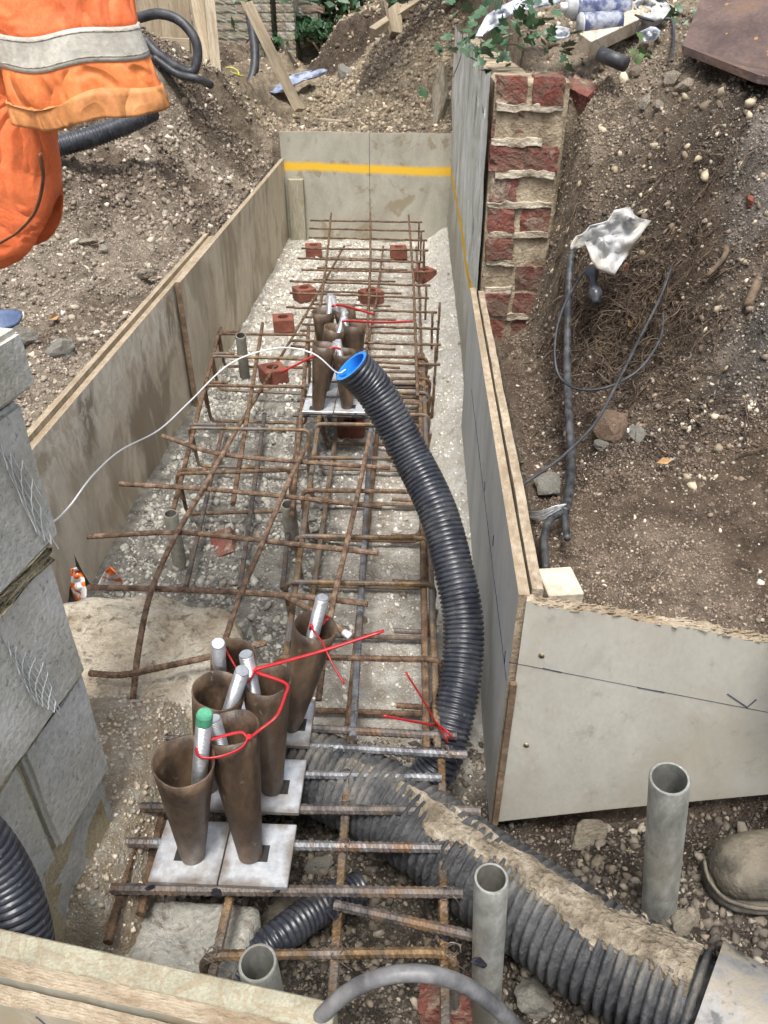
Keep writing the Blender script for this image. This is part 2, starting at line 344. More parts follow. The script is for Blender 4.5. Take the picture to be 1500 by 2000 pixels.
def galv_x(nt, col, v, obj, b):
    col = mixc(nt, ramp(nt, noise(nt, v, 6, 7, .65), [(.46, 0.0), (.60, .75)]), col, (.20, .185, .145))
    return mixc(nt, ramp(nt, noise(nt, v, 18, 6, .7), [(.58, 0.0), (.72, .7)]), col, (.085, .08, .07))
m_galv = M('galvanised_tube', [(.15, (.20, .205, .185)), (.85, (.46, .465, .43))], scale=18, rough=.35, rough2=.6, metal=.5, bump=.15, bscale=120, extra=galv_x, stretch=(1, 1, .45))
m_stake = M('mud_smeared_tube', [(.2, (.12, .115, .095)), (.85, (.25, .235, .195))], scale=12, rough=.8, bump=.4, bscale=90)
m_hose = M('grey_rubber_hose', [(.15, (.05, .05, .055)), (.9, (.20, .20, .20))], scale=22, rough=.35, rough2=.6, bump=.15, bscale=60)
def block_x(nt, col, v, obj, b):
    col = mixc(nt, ramp(nt, noise(nt, v, 3.5, 6), [(.48, 0.0), (.7, .75)]), col, (.30, .255, .16))
    col = mixc(nt, ramp(nt, noise(nt, v, 120, 4, .6), [(.60, 0.0), (.68, .6)]), col, (.16, .155, .14))
    return mixc(nt, ramp(nt, noise(nt, v, 75, 5, .65), [(.58, 0.0), (.7, .6)]), col, (.48, .47, .43))
def pits(nt, h, v, obj):
    return math_(nt, 'ADD', h, ramp(nt, noise(nt, v, 120, 4, .6), [(.40, 1.0), (.62, 0.0)]))
m_block = M('dense_concrete_block', [(.25, (.43, .43, .395)), (.75, (.57, .565, .525))], scale=6, rough=.95, bump=.25, bscale=110, extra=block_x, bfun=pits, spec=.2, bdist=.003)
m_mortar = M('sandy_mortar', [(.25, (.36, .30, .18)), (.75, (.50, .43, .29))], scale=14, rough=.95, bump=.8, bscale=130, spec=.2)
m_lime = M('lime_mortar', [(.2, (.20, .155, .105)), (.8, (.46, .39, .28))], scale=14, rough=.95, bump=.9, bscale=110, spec=.2)
def brick_x(nt, col, v, obj, b):
    oi = nt.nodes.new('ShaderNodeObjectInfo'); r = oi.outputs['Random']
    col = mixc(nt, ramp(nt, r, [(0, .0), (1, .6)]), col, (.18, .05, .035))
    col = mixc(nt, ramp(nt, noise(nt, v, 14, 7, .7), [(.43, 0.0), (.58, .8)]), col, (.17, .13, .098))
    return mixc(nt, ramp(nt, noise(nt, v, 9, 7, .7), [(.56, 0.0), (.63, .75)]), col, (.36, .31, .235))
m_brick = M('old_red_brick', [(.2, (.14, .062, .052)), (.85, (.27, .115, .09))], scale=10, rough=.92, bump=.9, bscale=90, extra=brick_x, spec=.2, bdist=.005)
m_newbrick = M('new_red_brick', [(.25, (.14, .050, .034)), (.75, (.23, .084, .056))], scale=10, rough=.8, bump=.4, bscale=120, spec=.3)
def yellowbrick_x(nt, col, v, obj, b):
    oi = nt.nodes.new('ShaderNodeObjectInfo'); r = oi.outputs['Random']
    t = ramp(nt, r, [(0, (.36, .32, .25)), (.35, (.30, .29, .22)), (.6, (.28, .21, .16)), (1, (.42, .40, .36))])
    return mixc(nt, .5, t, col, 'OVERLAY')
m_yellowbrick = M('stock_brick', [(.25, (.3, .3, .3)), (.75, (.65, .65, .65))], scale=7, rough=.95, bump=.6, extra=yellowbrick_x, spec=.2)
def wall_x(nt, col, v, obj, b):
    s = sep(nt, obj)
    col = mixc(nt, ramp(nt, noise(nt, v, 5, 8, .7, .5), [(.48, 0.0), (.60, .6)]), col, (.48, .48, .36))
    col = mixc(nt, ramp(nt, noise(nt, v, 9, 8, .72, .8), [(.56, 0.0), (.65, .8)]), col, (.21, .18, .125))
    col = mixc(nt, ramp(nt, noise(nt, v, 4, 6, .65, .3), [(.56, 0.0), (.68, .8)]), col, (.24, .29, .18))
    low = ramp(nt, math_(nt, 'ADD', s[2], math_(nt, 'MULTIPLY', noise(nt, v, 6, 5), .4)), [(.45, .75), (.85, 0.0)])
    col = mixc(nt, low, col, (.33, .30, .22))
    n = noise(nt, obj, 30, 5)
    zl = math_(nt, 'ADD', math_(nt, 'SUBTRACT', s[2], .487), math_(nt, 'MULTIPLY_ADD', n, .03, -.015))
    d = math_(nt, 'ABSOLUTE', zl)
    return mixc(nt, ramp(nt, d, [(.018, 1.0), (.034, 0.0)]), col, (.80, .48, .02))
m_wallface = M('limewashed_render', [(.2, (.60, .60, .54)), (.8, (.84, .84, .80))], scale=8, rough=.9, bump=1.0, bscale=45, extra=wall_x, stretch=(1, 1, .30), rnd=False, bdist=.018)
def oldconc_x(nt, col, v, obj, b):
    col = mixc(nt, ramp(nt, noise(nt, v, 8, 7, .65), [(.50, 0.0), (.66, .7)]), col, (.27, .205, .13))
    col = mixc(nt, ramp(nt, noise(nt, v, 45, 5, .7), [(.60, 0.0), (.70, .7)]), col, (.58, .55, .48))
    return mixc(nt, ramp(nt, noise(nt, v, 38, 6, .7, .5), [(.54, 0.0), (.64, .75)]), col, (.13, .10, .07))
m_oldconc = M('old_concrete', [(.2, (.40, .34, .25)), (.85, (.62, .56, .45))], scale=6, rough=.95, bump=.9, bscale=80, extra=oldconc_x, spec=.2, bdist=.008)
m_greyconc = M('grey_concrete', [(.25, (.26, .255, .225)), (.75, (.37, .36, .32))], scale=9, rough=.95, bump=.8, bscale=80, extra=oldconc_x, spec=.2, bdist=.006)
def orange_x(nt, col, v, obj, b):
    col = mixc(nt, ramp(nt, noise(nt, v, 9, 7, .7, .8), [(.52, 0.0), (.68, .5)]), col, (.40, .13, .05))
    return mixc(nt, ramp(nt, noise(nt, v, 5, 8, .75, 1.0), [(.60, 0.0), (.72, .45)]), col, (.24, .11, .06))
def cloth_b(nt, h, v, obj):
    a = math_(nt, 'ABSOLUTE', math_(nt, 'SUBTRACT', noise(nt, v, 11, 2, .4, 1.8), .5))
    return math_(nt, 'ADD', math_(nt, 'MULTIPLY', h, .05), math_(nt, 'MULTIPLY', ramp(nt, a, [(0, 0.0), (.12, .8), (.3, 1.0)]), 1.6))
m_orange = M('hi_vis_orange', [(.25, (.78, .15, .045)), (.75, (.85, .19, .06))], scale=5, rough=.75, bump=.3, bscale=300, bdist=.01, extra=orange_x, bfun=cloth_b)
m_orange_hem = M('faded_orange_hem', [(.25, (.48, .19, .06)), (.75, (.62, .27, .09))], scale=7, rough=.65, bump=.45, bscale=160, bdist=.01, extra=orange_x, bfun=cloth_b)
m_orange_dull = M('grubby_orange', [(.25, (.68, .17, .045)), (.75, (.78, .23, .06))], scale=7, rough=.65, bump=.45, bscale=160, bdist=.01, extra=orange_x, bfun=cloth_b)
def band_x(nt, col, v, obj, b):
    return mixc(nt, ramp(nt, noise(nt, v, 12, 6, .7), [(.5, 0.0), (.72, .8)]), col, (.28, .22, .15))
m_band = M('reflective_band', [(.25, (.38, .36, .31)), (.75, (.50, .48, .42))], scale=14, rough=.4, bump=.15, bscale=160, extra=band_x)
m_stitch = M('dark_stitching', [(.45, (.16, .14, .12)), (.55, (.38, .35, .30))], scale=160, rough=.9)
m_sooty = M('sooty_crease', [(.25, (.12, .055, .03)), (.75, (.26, .10, .045))], scale=30, rough=.9)
def boot_x(nt, col, v, obj, b):
    return upmud(nt, col, (.20, .172, .125), .66, .95, v, 22, .7)
m_boot = M('muddy_boot_leather', [(.2, (.05, .043, .032)), (.8, (.13, .112, .082))], scale=16, rough=.75, bump=.9, bscale=60, extra=boot_x)
m_sole = M('boot_rubber', [(.2, (.03, .028, .025)), (.8, (.10, .09, .072))], scale=20, rough=.8, bump=.6)
m_trouser = M('dark_trousers', [(.25, (.02, .021, .024)), (.75, (.04, .042, .046))], rough=.9, bump=.5, bscale=140)
def sheet_x(nt, col, v, obj, b):
    return mixc(nt, ramp(nt, noise(nt, v, 8, 6, .65), [(.5, 0.0), (.7, .8)]), col, (.40, .34, .25))
m_sheet = M('torn_plastic_sheet', [(.25, (.36, .355, .335)), (.75, (.45, .455, .46))], scale=9, rough=.35, bump=.3, bscale=40, extra=sheet_x)
m_sheet_blue = M('bluish_polythene', [(.25, (.36, .39, .44)), (.75, (.58, .61, .67))], scale=9, rough=.25, bump=.5, bscale=30, bdist=.01)
m_tarp = M('dusty_blue_tarpaulin', [(.25, (.20, .24, .34)), (.75, (.40, .44, .55))], scale=7, rough=.5, bump=.6, bscale=30, bdist=.02)
def plate_rust(nt, col, v, obj, b):
    col = mixc(nt, ramp(nt, noise(nt, v, 4, 7, .65), [(.56, 0.0), (.70, .6)]), col, (.20, .115, .06))
    return speck(nt, col, v, 50, (.34, .19, .08), .2, .85)
m_rustplate = M('rusted_sheet', [(.25, (.075, .05, .045)), (.75, (.14, .095, .082))], scale=8, rough=.8, bump=.5, bscale=90, extra=plate_rust, metal=.2)
m_leaf = M('ivy_leaf', [(.25, (.03, .075, .035)), (.75, (.065, .135, .06))], scale=20, rough=.4, bump=.1)
m_leaf_light = M('shrub_leaf', [(.25, (.05, .10, .03)), (.75, (.10, .17, .05))], scale=20, rough=.5, bump=.1)
m_root = M('root_fibre', [(.25, (.06, .042, .029)), (.75, (.165, .118, .078))], scale=30, rough=.95, bump=.3, rnd=False)
m_wire = M('galvanised_wire', [(.25, (.58, .60, .61)), (.75, (.76, .78, .79))], scale=30, rough=.4, metal=.3, bump=.05)
m_wire_dark = M('annealed_wire', [(.25, (.10, .08, .07)), (.75, (.26, .22, .19))], scale=30, rough=.5, metal=.6, bump=.05)
m_cable = M('grey_cable', [(.2, (.014, .016, .02)), (.85, (.075, .075, .075))], scale=40, rough=.5, bump=.2)
m_ink = M('marker_ink', [(.25, (.02, .02, .05)), (.75, (.05, .05, .09))], rough=.6)
m_cobble = M('brown_cobble', [(.2, (.10, .065, .045)), (.8, (.22, .15, .10))], scale=14, rough=.85, bump=.6)
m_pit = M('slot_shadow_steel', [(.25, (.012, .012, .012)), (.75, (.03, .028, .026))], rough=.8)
m_muddywood = M('muddy_lath', [(.25, (.12, .08, .05)), (.75, (.24, .17, .11))], scale=12, rough=.9, bump=.5)
m_smear = M('pale_mortar_smear', [(.2, (.28, .23, .165)), (.8, (.54, .48, .38))], scale=20, rough=.95, bump=.9, bscale=100)
m_screw = M('screw_head', [(.25, (.20, .17, .10)), (.75, (.36, .31, .2))], scale=90, rough=.5, metal=.6)
m_white = M('white_tin', [(.25, (.36, .37, .38)), (.75, (.50, .51, .52))], rough=.35)
m_can_blue = M('can_print_blue', [(.40, (.06, .075, .16)), (.62, (.30, .32, .37))], scale=22, rough=.35, bump=.02)
m_whitetip = M('white_plastic_tip', [(.25, (.7, .7, .68)), (.75, (.82, .82, .8))], rough=.4)
m_netting = M('orange_white_bag', [(.40, (.80, .16, .03)), (.5, (.80, .18, .04)), (.54, (.82, .80, .78))], scale=22, rough=.5, bump=.3, stretch=(.4, 1, 1), detail=1, dist=1.0)
m_yg = M('green_yellow_wire', [(.4, (.30, .40, .05)), (.6, (.50, .48, .08))], rough=.5)
m_deadleaf = M('dead_leaf', [(.25, (.30, .17, .07)), (.75, (.48, .31, .15))], rough=.7, bump=.2)

# ------------------------------------------------------------------ mesh helpers
def link(o, parent=None):
    C.objects.link(o)
    if parent is not None: o.parent = parent
    return o
def mesh_obj(name, verts, faces, mat, parent=None, smooth=False, mats=None, fm=None):
    me = bpy.data.meshes.new(name); me.from_pydata([tuple(v) for v in verts], [], faces); me.update()
    for m in (mats or [mat]): me.materials.append(m)
    if fm is not None: me.polygons.foreach_set('material_index', fm)
    if smooth: me.polygons.foreach_set('use_smooth', [True] * len(me.polygons))
    return link(bpy.data.objects.new(name, me), parent)
def bm_obj(name, bm, mat, parent=None, smooth=False, mats=None):
    me = bpy.data.meshes.new(name); bm.normal_update(); bm.to_mesh(me); bm.free()
    for m in (mats or [mat]): me.materials.append(m)
    if smooth: me.polygons.foreach_set('use_smooth', [True] * len(me.polygons))
    return link(bpy.data.objects.new(name, me), parent)
def tag(o, label, cat, group=None, kind=None):
    if label: o['label'] = label
    if cat: o['category'] = cat
    if group: o['group'] = group
    if kind: o['kind'] = kind
    return o
def thing(name, label, cat, loc=(0, 0, 0), rz=0.0, group=None):
    o = bpy.data.objects.new(name, None); o.empty_display_size = .05; link(o)
    o.location = loc; o.rotation_euler = (0, 0, rz)
    return tag(o, label, cat, group)
def copy_to(src, parent=None, loc=None, rot=None, scl=None):
    c = src.copy(); C.objects.link(c); c.parent = parent
    if loc is not None: c.location = loc
    if rot is not None: c.rotation_euler = rot
    if scl is not None: c.scale = scl
    return c
def catmull(pts, n=12):
    pts = [Vector(p) for p in pts]
    if len(pts) < 3: return pts
    P = [2 * pts[0] - pts[1]] + pts + [2 * pts[-1] - pts[-2]]; out = []
    for i in range(1, len(P) - 2):
        a, b, c, d = P[i - 1], P[i], P[i + 1], P[i + 2]
        for k in range(n):
            t = k / n
            out.append(.5 * ((2 * b) + (c - a) * t + (2 * a - 5 * b + 4 * c - d) * t * t + (3 * b - a - 3 * c + d) * t ** 3))
    out.append(pts[-1]); return out
def resample(pts, step):
    pts = [Vector(p) for p in pts]; out = [pts[0]]; acc = 0.0
    L = sum((pts[i + 1] - pts[i]).length for i in range(len(pts) - 1)); n = max(1, int(round(L / step))); step = L / n
    i = 0; pos = pts[0].copy(); need = step
    while i < len(pts) - 1 and len(out) < n:
        seg = (pts[i + 1] - pos).length
        if seg >= need:
            pos = pos + (pts[i + 1] - pos) * (need / max(seg, 1e-9)); out.append(pos.copy()); need = step
        else:
            need -= seg; i += 1; pos = pts[i].copy()
    out.append(pts[-1]); return out
def round_corners(pts, r, n=5):
    pts = [Vector(p) for p in pts]; out = [pts[0]]
    for i in range(1, len(pts) - 1):
        a, b, c = pts[i - 1], pts[i], pts[i + 1]
        u = (a - b); v = (c - b); k = min(r, u.length * .45, v.length * .45)
        p = b + u.normalized() * k; q = b + v.normalized() * k
        for j in range(n + 1):
            t = j / n; out.append((1 - t) ** 2 * p + 2 * t * (1 - t) * b + t * t * q)
    out.append(pts[-1]); return out
def sweep(pts, rad, sides=8, rfun=None, caps=True, flat=None):
    """tube along pts: returns verts, faces. rfun(i, s, ang) scales the radius"""
    pts = [Vector(p) for p in pts]; n = len(pts); V = []; F = []
    t0 = (pts[1] - pts[0]).normalized(); up = Vector((0, 0, 1)) if abs(t0.z) < .9 else Vector((0, 1, 0))
    nrm = (up - t0 * up.dot(t0)).normalized(); s = 0.0
    for i in range(n):
        t = (pts[min(i + 1, n - 1)] - pts[max(i - 1, 0)])
        t = t.normalized() if t.length > 1e-9 else t0
        nrm = (nrm - t * nrm.dot(t)); nrm = nrm.normalized() if nrm.length > 1e-6 else t.orthogonal().normalized()
        bn = t.cross(nrm)
        if i: s += (pts[i] - pts[i - 1]).length
        for k in range(sides):
            a = 2 * math.pi * k / sides; r = rad if not callable(rad) else rad(i / (n - 1))
            if rfun: r *= rfun(i, s, a)
            fx = flat or (1, 1)
            V.append(pts[i] + nrm * (math.cos(a) * r * fx[0]) + bn * (math.sin(a) * r * fx[1]))
    for i in range(n - 1):
        for k in range(sides):
            a = i * sides + k; b = i * sides + (k + 1) % sides
            F.append((a, b, b + sides, a + sides))
    if caps:
        F.append(tuple(range(sides - 1, -1, -1))); F.append(tuple(range((n - 1) * sides, n * sides)))
    return V, F
def tube(name, pts, rad, mat, parent=None, sides=8, rfun=None, caps=True, smooth=True, flat=None):
    V, F = sweep(pts, rad, sides, rfun, caps, flat); return mesh_obj(name, V, F, mat, parent, smooth)
def ribbed(pitch=.011, h=.13):
    def f(i, s, a):
        w = (s / pitch + a / math.pi * .9) % 1.0
        return 1 + (h if w < .38 else 0.0)
    return f
def rebar(name, pts, r, mat, parent=None, rib=True, corner=0.0, wob=.0015):
    pts = [Vector(p) for p in pts]
    if corner: pts = round_corners(pts, corner)
    if rib:
        q = resample(pts, .0036)
        V, F = sweep(q, r, 8, ribbed(.0105 * r / .008 + .001), True)
    else:
        q = resample(pts, .03)
        q = [p + Vector((random.uniform(-1, 1), random.uniform(-1, 1), random.uniform(-1, 1))) * wob if 0 < i < len(q) - 1 else p for i, p in enumerate(q)]
        V, F = sweep(q, r, 7, lambda i, s, a: 1 + random.uniform(-.06, .06), True)
    return mesh_obj(name, V, F, mat, parent, not rib)
def box_bm(lo, hi, bev=.0):
    bm = bmesh.new(); bmesh.ops.create_cube(bm, size=1.0)
    for v in bm.verts: v.co = Vector([lo[i] + (hi[i] - lo[i]) * (v.co[i] + .5) for i in range(3)])
    if bev: bmesh.ops.bevel(bm, geom=bm.edges[:], offset=bev, segments=1, affect='EDGES')
    return bm
def box(name, lo, hi, mat, parent=None, bev=.002): return bm_obj(name, box_bm(lo, hi, bev), mat, parent)
def plank(name, p0, p1, w, t, mat, parent=None, roll=0.0, bev=.002):
    """timber from p0 to p1; own axes: z along its length"""
    p0, p1 = Vector(p0), Vector(p1); d = p1 - p0
    o = bm_obj(name, box_bm((-w / 2, -t / 2, 0), (w / 2, t / 2, d.length), bev), mat, parent)
    o.rotation_mode = 'QUATERNION'
    q = d.to_track_quat('Z', 'Y'); o.rotation_quaternion = q @ Euler((0, 0, roll)).to_quaternion(); o.location = p0
    return o
def board(name, outline, thick, face_mat, edge_mat, origin, xdir, parent=None, back=None):
    """sheet cut to an outline (list of (u, z)); u runs along xdir, thickness along local +y away from the face"""
    n = len(outline); V = [(u, 0, z) for u, z in outline] + [(u, thick, z) for u, z in outline]
    F = [tuple(range(n)), tuple(range(2 * n - 1, n - 1, -1))]; fm = [0, 0]
    for i in range(n):
        j = (i + 1) % n; F.append((j, i, i + n, j + n)); fm.append(1)
    o = mesh_obj(name, V, F, None, parent, False, [face_mat, edge_mat], fm)
    bm = bmesh.new(); bm.from_mesh(o.data); bmesh.ops.recalc_face_normals(bm, faces=bm.faces); bm.to_mesh(o.data); bm.free()
    x = Vector(xdir).normalized(); o.location = origin; o.rotation_euler = (0, 0, math.atan2(x.y, x.x))
    return o
def jag(u0, u1, z, amp, n, seed=0):
    r = random.Random(seed); out = []
    for i in range(n + 1):
        out.append((u0 + (u1 - u0) * i / n, z + (r.uniform(-amp, amp) if 0 < i < n else 0) + amp * .8 * math.sin(i * .37 + seed)))
    return out

# ------------------------------------------------------------------ GROUND
def axis(parts):
    out = [parts[0][0]]
    for a, b, s0, s1 in parts:
        n = max(1, int(round((b - a) / ((s0 + s1) / 2)))); t = np.linspace(0, 1, n + 1)[1:]
        k = s1 / s0; w = t if abs(k - 1) < 1e-3 else (k ** t - 1) / (k - 1)
        out += list(a + (b - a) * w)
    return np.array(out)
gx = axis([(-60, -8, 8, 1.0), (-8, -3, .6, .05), (-3, -1.0, .03, .009), (-1.0, .7, .0072, .0072), (.7, 1.5, .008, .012), (1.5, 3.5, .014, .08), (3.5, 60, .3, 9)])
gy = axis([(-60, -2, 9, .6), (-2, .4, .3, .02), (.4, 2.7, .0072, .0072), (2.7, 5.6, .009, .015), (5.6, 9, .016, .035), (9, 16, .05, .4), (16, 150, .6, 20)])
XX, YY = np.meshgrid(gx, gy); HH = ground_h(XX, YY)
def gh(x, y):
    return float(HH[min(np.searchsorted(gy, y), len(gy) - 1), min(np.searchsorted(gx, x), len(gx) - 1)])
def soil_colour(x, y):
    c = np.empty(x.shape + (3,)); c[:] = (.17, .135, .10)
    def put(col, w): c[:] = c * (1 - w[..., None]) + np.array(col) * w[..., None]
    left = ss(-.955, -.965, x)
    put((.30, .245, .185), left)
    put((.20, .155, .112), left * ss(.45, .65, vnoise(x * 2, y * 2, 3)))
    put((.155, .118, .085), left * ss(3.0, 4.0, y) * ss(.35, .6, vnoise(x * 4, y * 4, 13)))
    put((.32, .255, .17), ss(5.2, 6, y) * ss(-2.2, -.7, x))
    put((.13, .098, .07), ss(6.0, 6.5, y) * ss(-.62, -.35, x) * ss(.25, .5, vnoise(x * 3, y * 3, 23)))
    put((.10, .075, .055), ss(8.1, 8.2, y) * ss(8.5, 8.35, y))
    put((.15, .108, .075), ss(.26, .3, x))
    put((.085, .062, .045), ss(.30, .4, x) * ss(1.5, 1.7, y) * ss(.42, .62, vnoise(x * 5 + 3, y * 5, 44)))
    put((.29, .235, .17), ss(.3, .4, x) * ss(2.0, 2.9, y))
    put((.25, .19, .137), ss(.3, .4, x) * ss(1.5, 1.2, y) * ss(.35, .65, vnoise(x * 4, y * 4, 8)))
    put((.26, .25, .23), .6 * ss(.62, .85, x) * ss(1.5, 1.75, y) * ss(2.3, 2.0, y) * ss(.25, .6, vnoise(x * 6, y * 6, 18)))
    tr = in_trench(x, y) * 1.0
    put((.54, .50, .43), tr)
    put((.27, .255, .22), tr * ss(-.12, -.30, x) * ss(1.2, 1.4, y) * ss(3.3, 2.6, y))  # grey clod ground, darkened to paint shade into the gaps between clods
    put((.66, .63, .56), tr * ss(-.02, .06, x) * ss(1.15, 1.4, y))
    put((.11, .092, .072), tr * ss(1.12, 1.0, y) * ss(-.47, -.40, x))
    put((.62, .53, .40), tr * ss(1.3, 1.1, y) * ss(-.34, -.43, x))
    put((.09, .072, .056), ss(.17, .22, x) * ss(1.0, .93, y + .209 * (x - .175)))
    put((.075, .052, .036), .95 * np.exp(-((x - .56) / .17) ** 2 - ((y - 2.0) / .24) ** 2))  # root hollow: its shade is painted into the soil colour
    g = c.mean(-1, keepdims=True); return (c * .92 + g * .08) * 1.08
ny, nx = XX.shape
V = np.stack([XX, YY, HH], -1).reshape(-1, 3)
idx = np.arange(ny * nx).reshape(ny, nx)
Q = np.stack([idx[:-1, :-1], idx[:-1, 1:], idx[1:, 1:], idx[1:, :-1]], -1).reshape(-1, 4)
def np_mesh(name, V, Fc, mat, smooth, attr=None, col=None):
    me = bpy.data.meshes.new(name); k = Fc.shape[1]
    me.vertices.add(len(V)); me.vertices.foreach_set('co', V.astype(np.float32).ravel())
    me.loops.add(Fc.size); me.loops.foreach_set('vertex_index', Fc.astype(np.int32).ravel())
    me.polygons.add(len(Fc)); me.polygons.foreach_set('loop_start', np.arange(0, Fc.size, k, dtype=np.int32))
    me.update(calc_edges=True)
    if smooth: me.polygons.foreach_set('use_smooth', np.ones(len(Fc), dtype=bool))
    if attr:
        a = me.color_attributes.new(attr, 'FLOAT_COLOR', 'POINT')
        a.data.foreach_set('color', np.concatenate([col, np.ones((len(col), 1))], 1).astype(np.float32).ravel())
    me.materials.append(mat); me.validate()
    return me
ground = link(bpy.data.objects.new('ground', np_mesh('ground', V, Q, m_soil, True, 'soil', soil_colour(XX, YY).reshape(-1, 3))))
tag(ground, 'bare dug soil with flints, chalk and rubble around the trench', 'ground', kind='structure')

# loose stones too small or too many to tell apart
def ico(sub):
    bm = bmesh.new(); bmesh.ops.create_icosphere(bm, subdivisions=sub, radius=1.0)
    v = np.array([p.co[:] for p in bm.verts]); f = np.array([[p.index for p in q.verts] for q in bm.faces]); bm.free(); return v, f
ICO1 = ico(1); ICO2 = ico(2)
def stones(region_list):
    VV = []; FF = []; CC = []; off = 0
    v0, f0 = ICO1
    for (x0, x1, y0, y1, n, r0, r1, pal, cond) in region_list:
        x = RNG.uniform(x0, x1, n); y = RNG.uniform(y0, y1, n)
        ok = cond(x, y) if cond else np.ones(n, bool)
        ok &= vnoise(x * 5, y * 5, 91) + .6 * vnoise(x * 17, y * 17, 92) > RNG.uniform(.25, 1.0, n)
        x = x[ok]; y = y[ok]; n = len(x)
        r = r0 + (r1 - r0) * RNG.uniform(0, 1, n) ** 6
        ax = RNG.normal(size=(n, 4)); ax /= np.linalg.norm(ax, axis=1)[:, None]
        w, a, b, c = ax.T
        Rm = np.stack([np.stack([1 - 2 * (b * b + c * c), 2 * (a * b - c * w), 2 * (a * c + b * w)], -1),
                       np.stack([2 * (a * b + c * w), 1 - 2 * (a * a + c * c), 2 * (b * c - a * w)], -1),
                       np.stack([2 * (a * c - b * w), 2 * (b * c + a * w), 1 - 2 * (a * a + b * b)], -1)], -2)
        sc3 = np.stack([RNG.uniform(.7, 1.3, n), RNG.uniform(.6, 1.0, n), RNG.uniform(.45, .8, n)], -1) * r[:, None]
        vv = v0[None] * (1 + RNG.uniform(-.48, .30, (n, len(v0), 1))) * sc3[:, None, :]
        vv = np.einsum('nij,nkj->nki', Rm, vv)
        z = ground_h(x, y) + r * RNG.uniform(-.4, .3, n)
        vv += np.stack([x, y, z], -1)[:, None, :]
        pal = np.array(pal); cc = pal[RNG.integers(0, len(pal), n)] * RNG.uniform(.8, 1.5, (n, 1))
        VV.append(vv.reshape(-1, 3)); CC.append(np.repeat(cc, len(v0), 0))
        FF.append((f0[None] + (np.arange(n) * len(v0))[:, None, None] + off).reshape(-1, 3)); off += n * len(v0)
    return np.concatenate(VV), np.concatenate(FF), np.concatenate(CC)
P_bank = [(.50, .45, .36), (.42, .36, .28), (.24, .20, .155), (.19, .155, .12), (.15, .12, .09), (.17, .14, .11), (.13, .10, .08), (.22, .18, .135), (.30, .265, .21)]
P_dark = [(.45, .40, .32), (.11, .085, .065), (.095, .073, .055), (.13, .10, .078), (.10, .08, .06), (.34, .31, .25), (.17, .135, .10), (.12, .092, .07), (.085, .065, .05)]
P_back = [(.38, .32, .22), (.27, .21, .14), (.44, .38, .28), (.20, .155, .105), (.16, .12, .085), (.14, .105, .075)]
P_floor = [(.50, .475, .415), (.45, .425, .37), (.56, .535, .47), (.40, .38, .33), (.47, .44, .385), (.43, .405, .35)]
P_clod = [(.29, .28, .245), (.25, .24, .21), (.33, .315, .275), (.27, .26, .225), (.22, .21, .185)]
P_shingle = [(.075, .063, .05), (.10, .085, .066), (.13, .108, .083), (.17, .14, .10), (.055, .048, .04), (.09, .075, .06), (.24, .21, .165)]
tr_ok = lambda x, y: in_trench(x, y)
regs = [(-2.6, -.97, 1.3, 3.4, 16000, .003, .019, P_bank, None), (-3.0, -.95, 3.3, 6.2, 8000, .004, .028, P_bank, None),
        (-.95, .25, 5.5, 8.5, 6000, .006, .035, P_back, None), (-2.5, 1.5, 7.5, 11, 2500, .015, .05, P_back, None),
        (.27, 1.3, 1.0, 1.8, 7000, .002, .008, P_dark, None), (.3, 1.6, 1.5, 2.9, 8000, .002, .013, P_dark, None),
        (.4, 1.9, 2.1, 3.6, 5500, .003, .019, P_back, None), (.6, 1.3, 1.45, 2.2, 1800, .003, .015, P_back, None),
        (-.88, -.28, 1.25, 3.1, 11000, .005, .020, P_clod, None), (-.88, -.30, 2.8, 5.35, 8000, .004, .020, P_floor, None), (-.3, .2, 1.2, 5.35, 6000, .003, .013, P_floor, None),
        (-.42, .22, .45, 1.15, 9000, .004, .016, P_shingle, None), (.2, .9, .5, .93, 5500, .003, .016, P_shingle, lambda x, y: y < .95 - .209 * (x - .175)),
        (-.75, -.40, .5, 1.15, 1500, .002, .010, P_floor, None)]
V, Fc, cc = stones(regs)
gravel = link(bpy.data.objects.new('gravel', np_mesh('gravel', V, Fc, m_gravel, False, 'tone', cc)), ground)
gravel['kind'] = 'stuff'
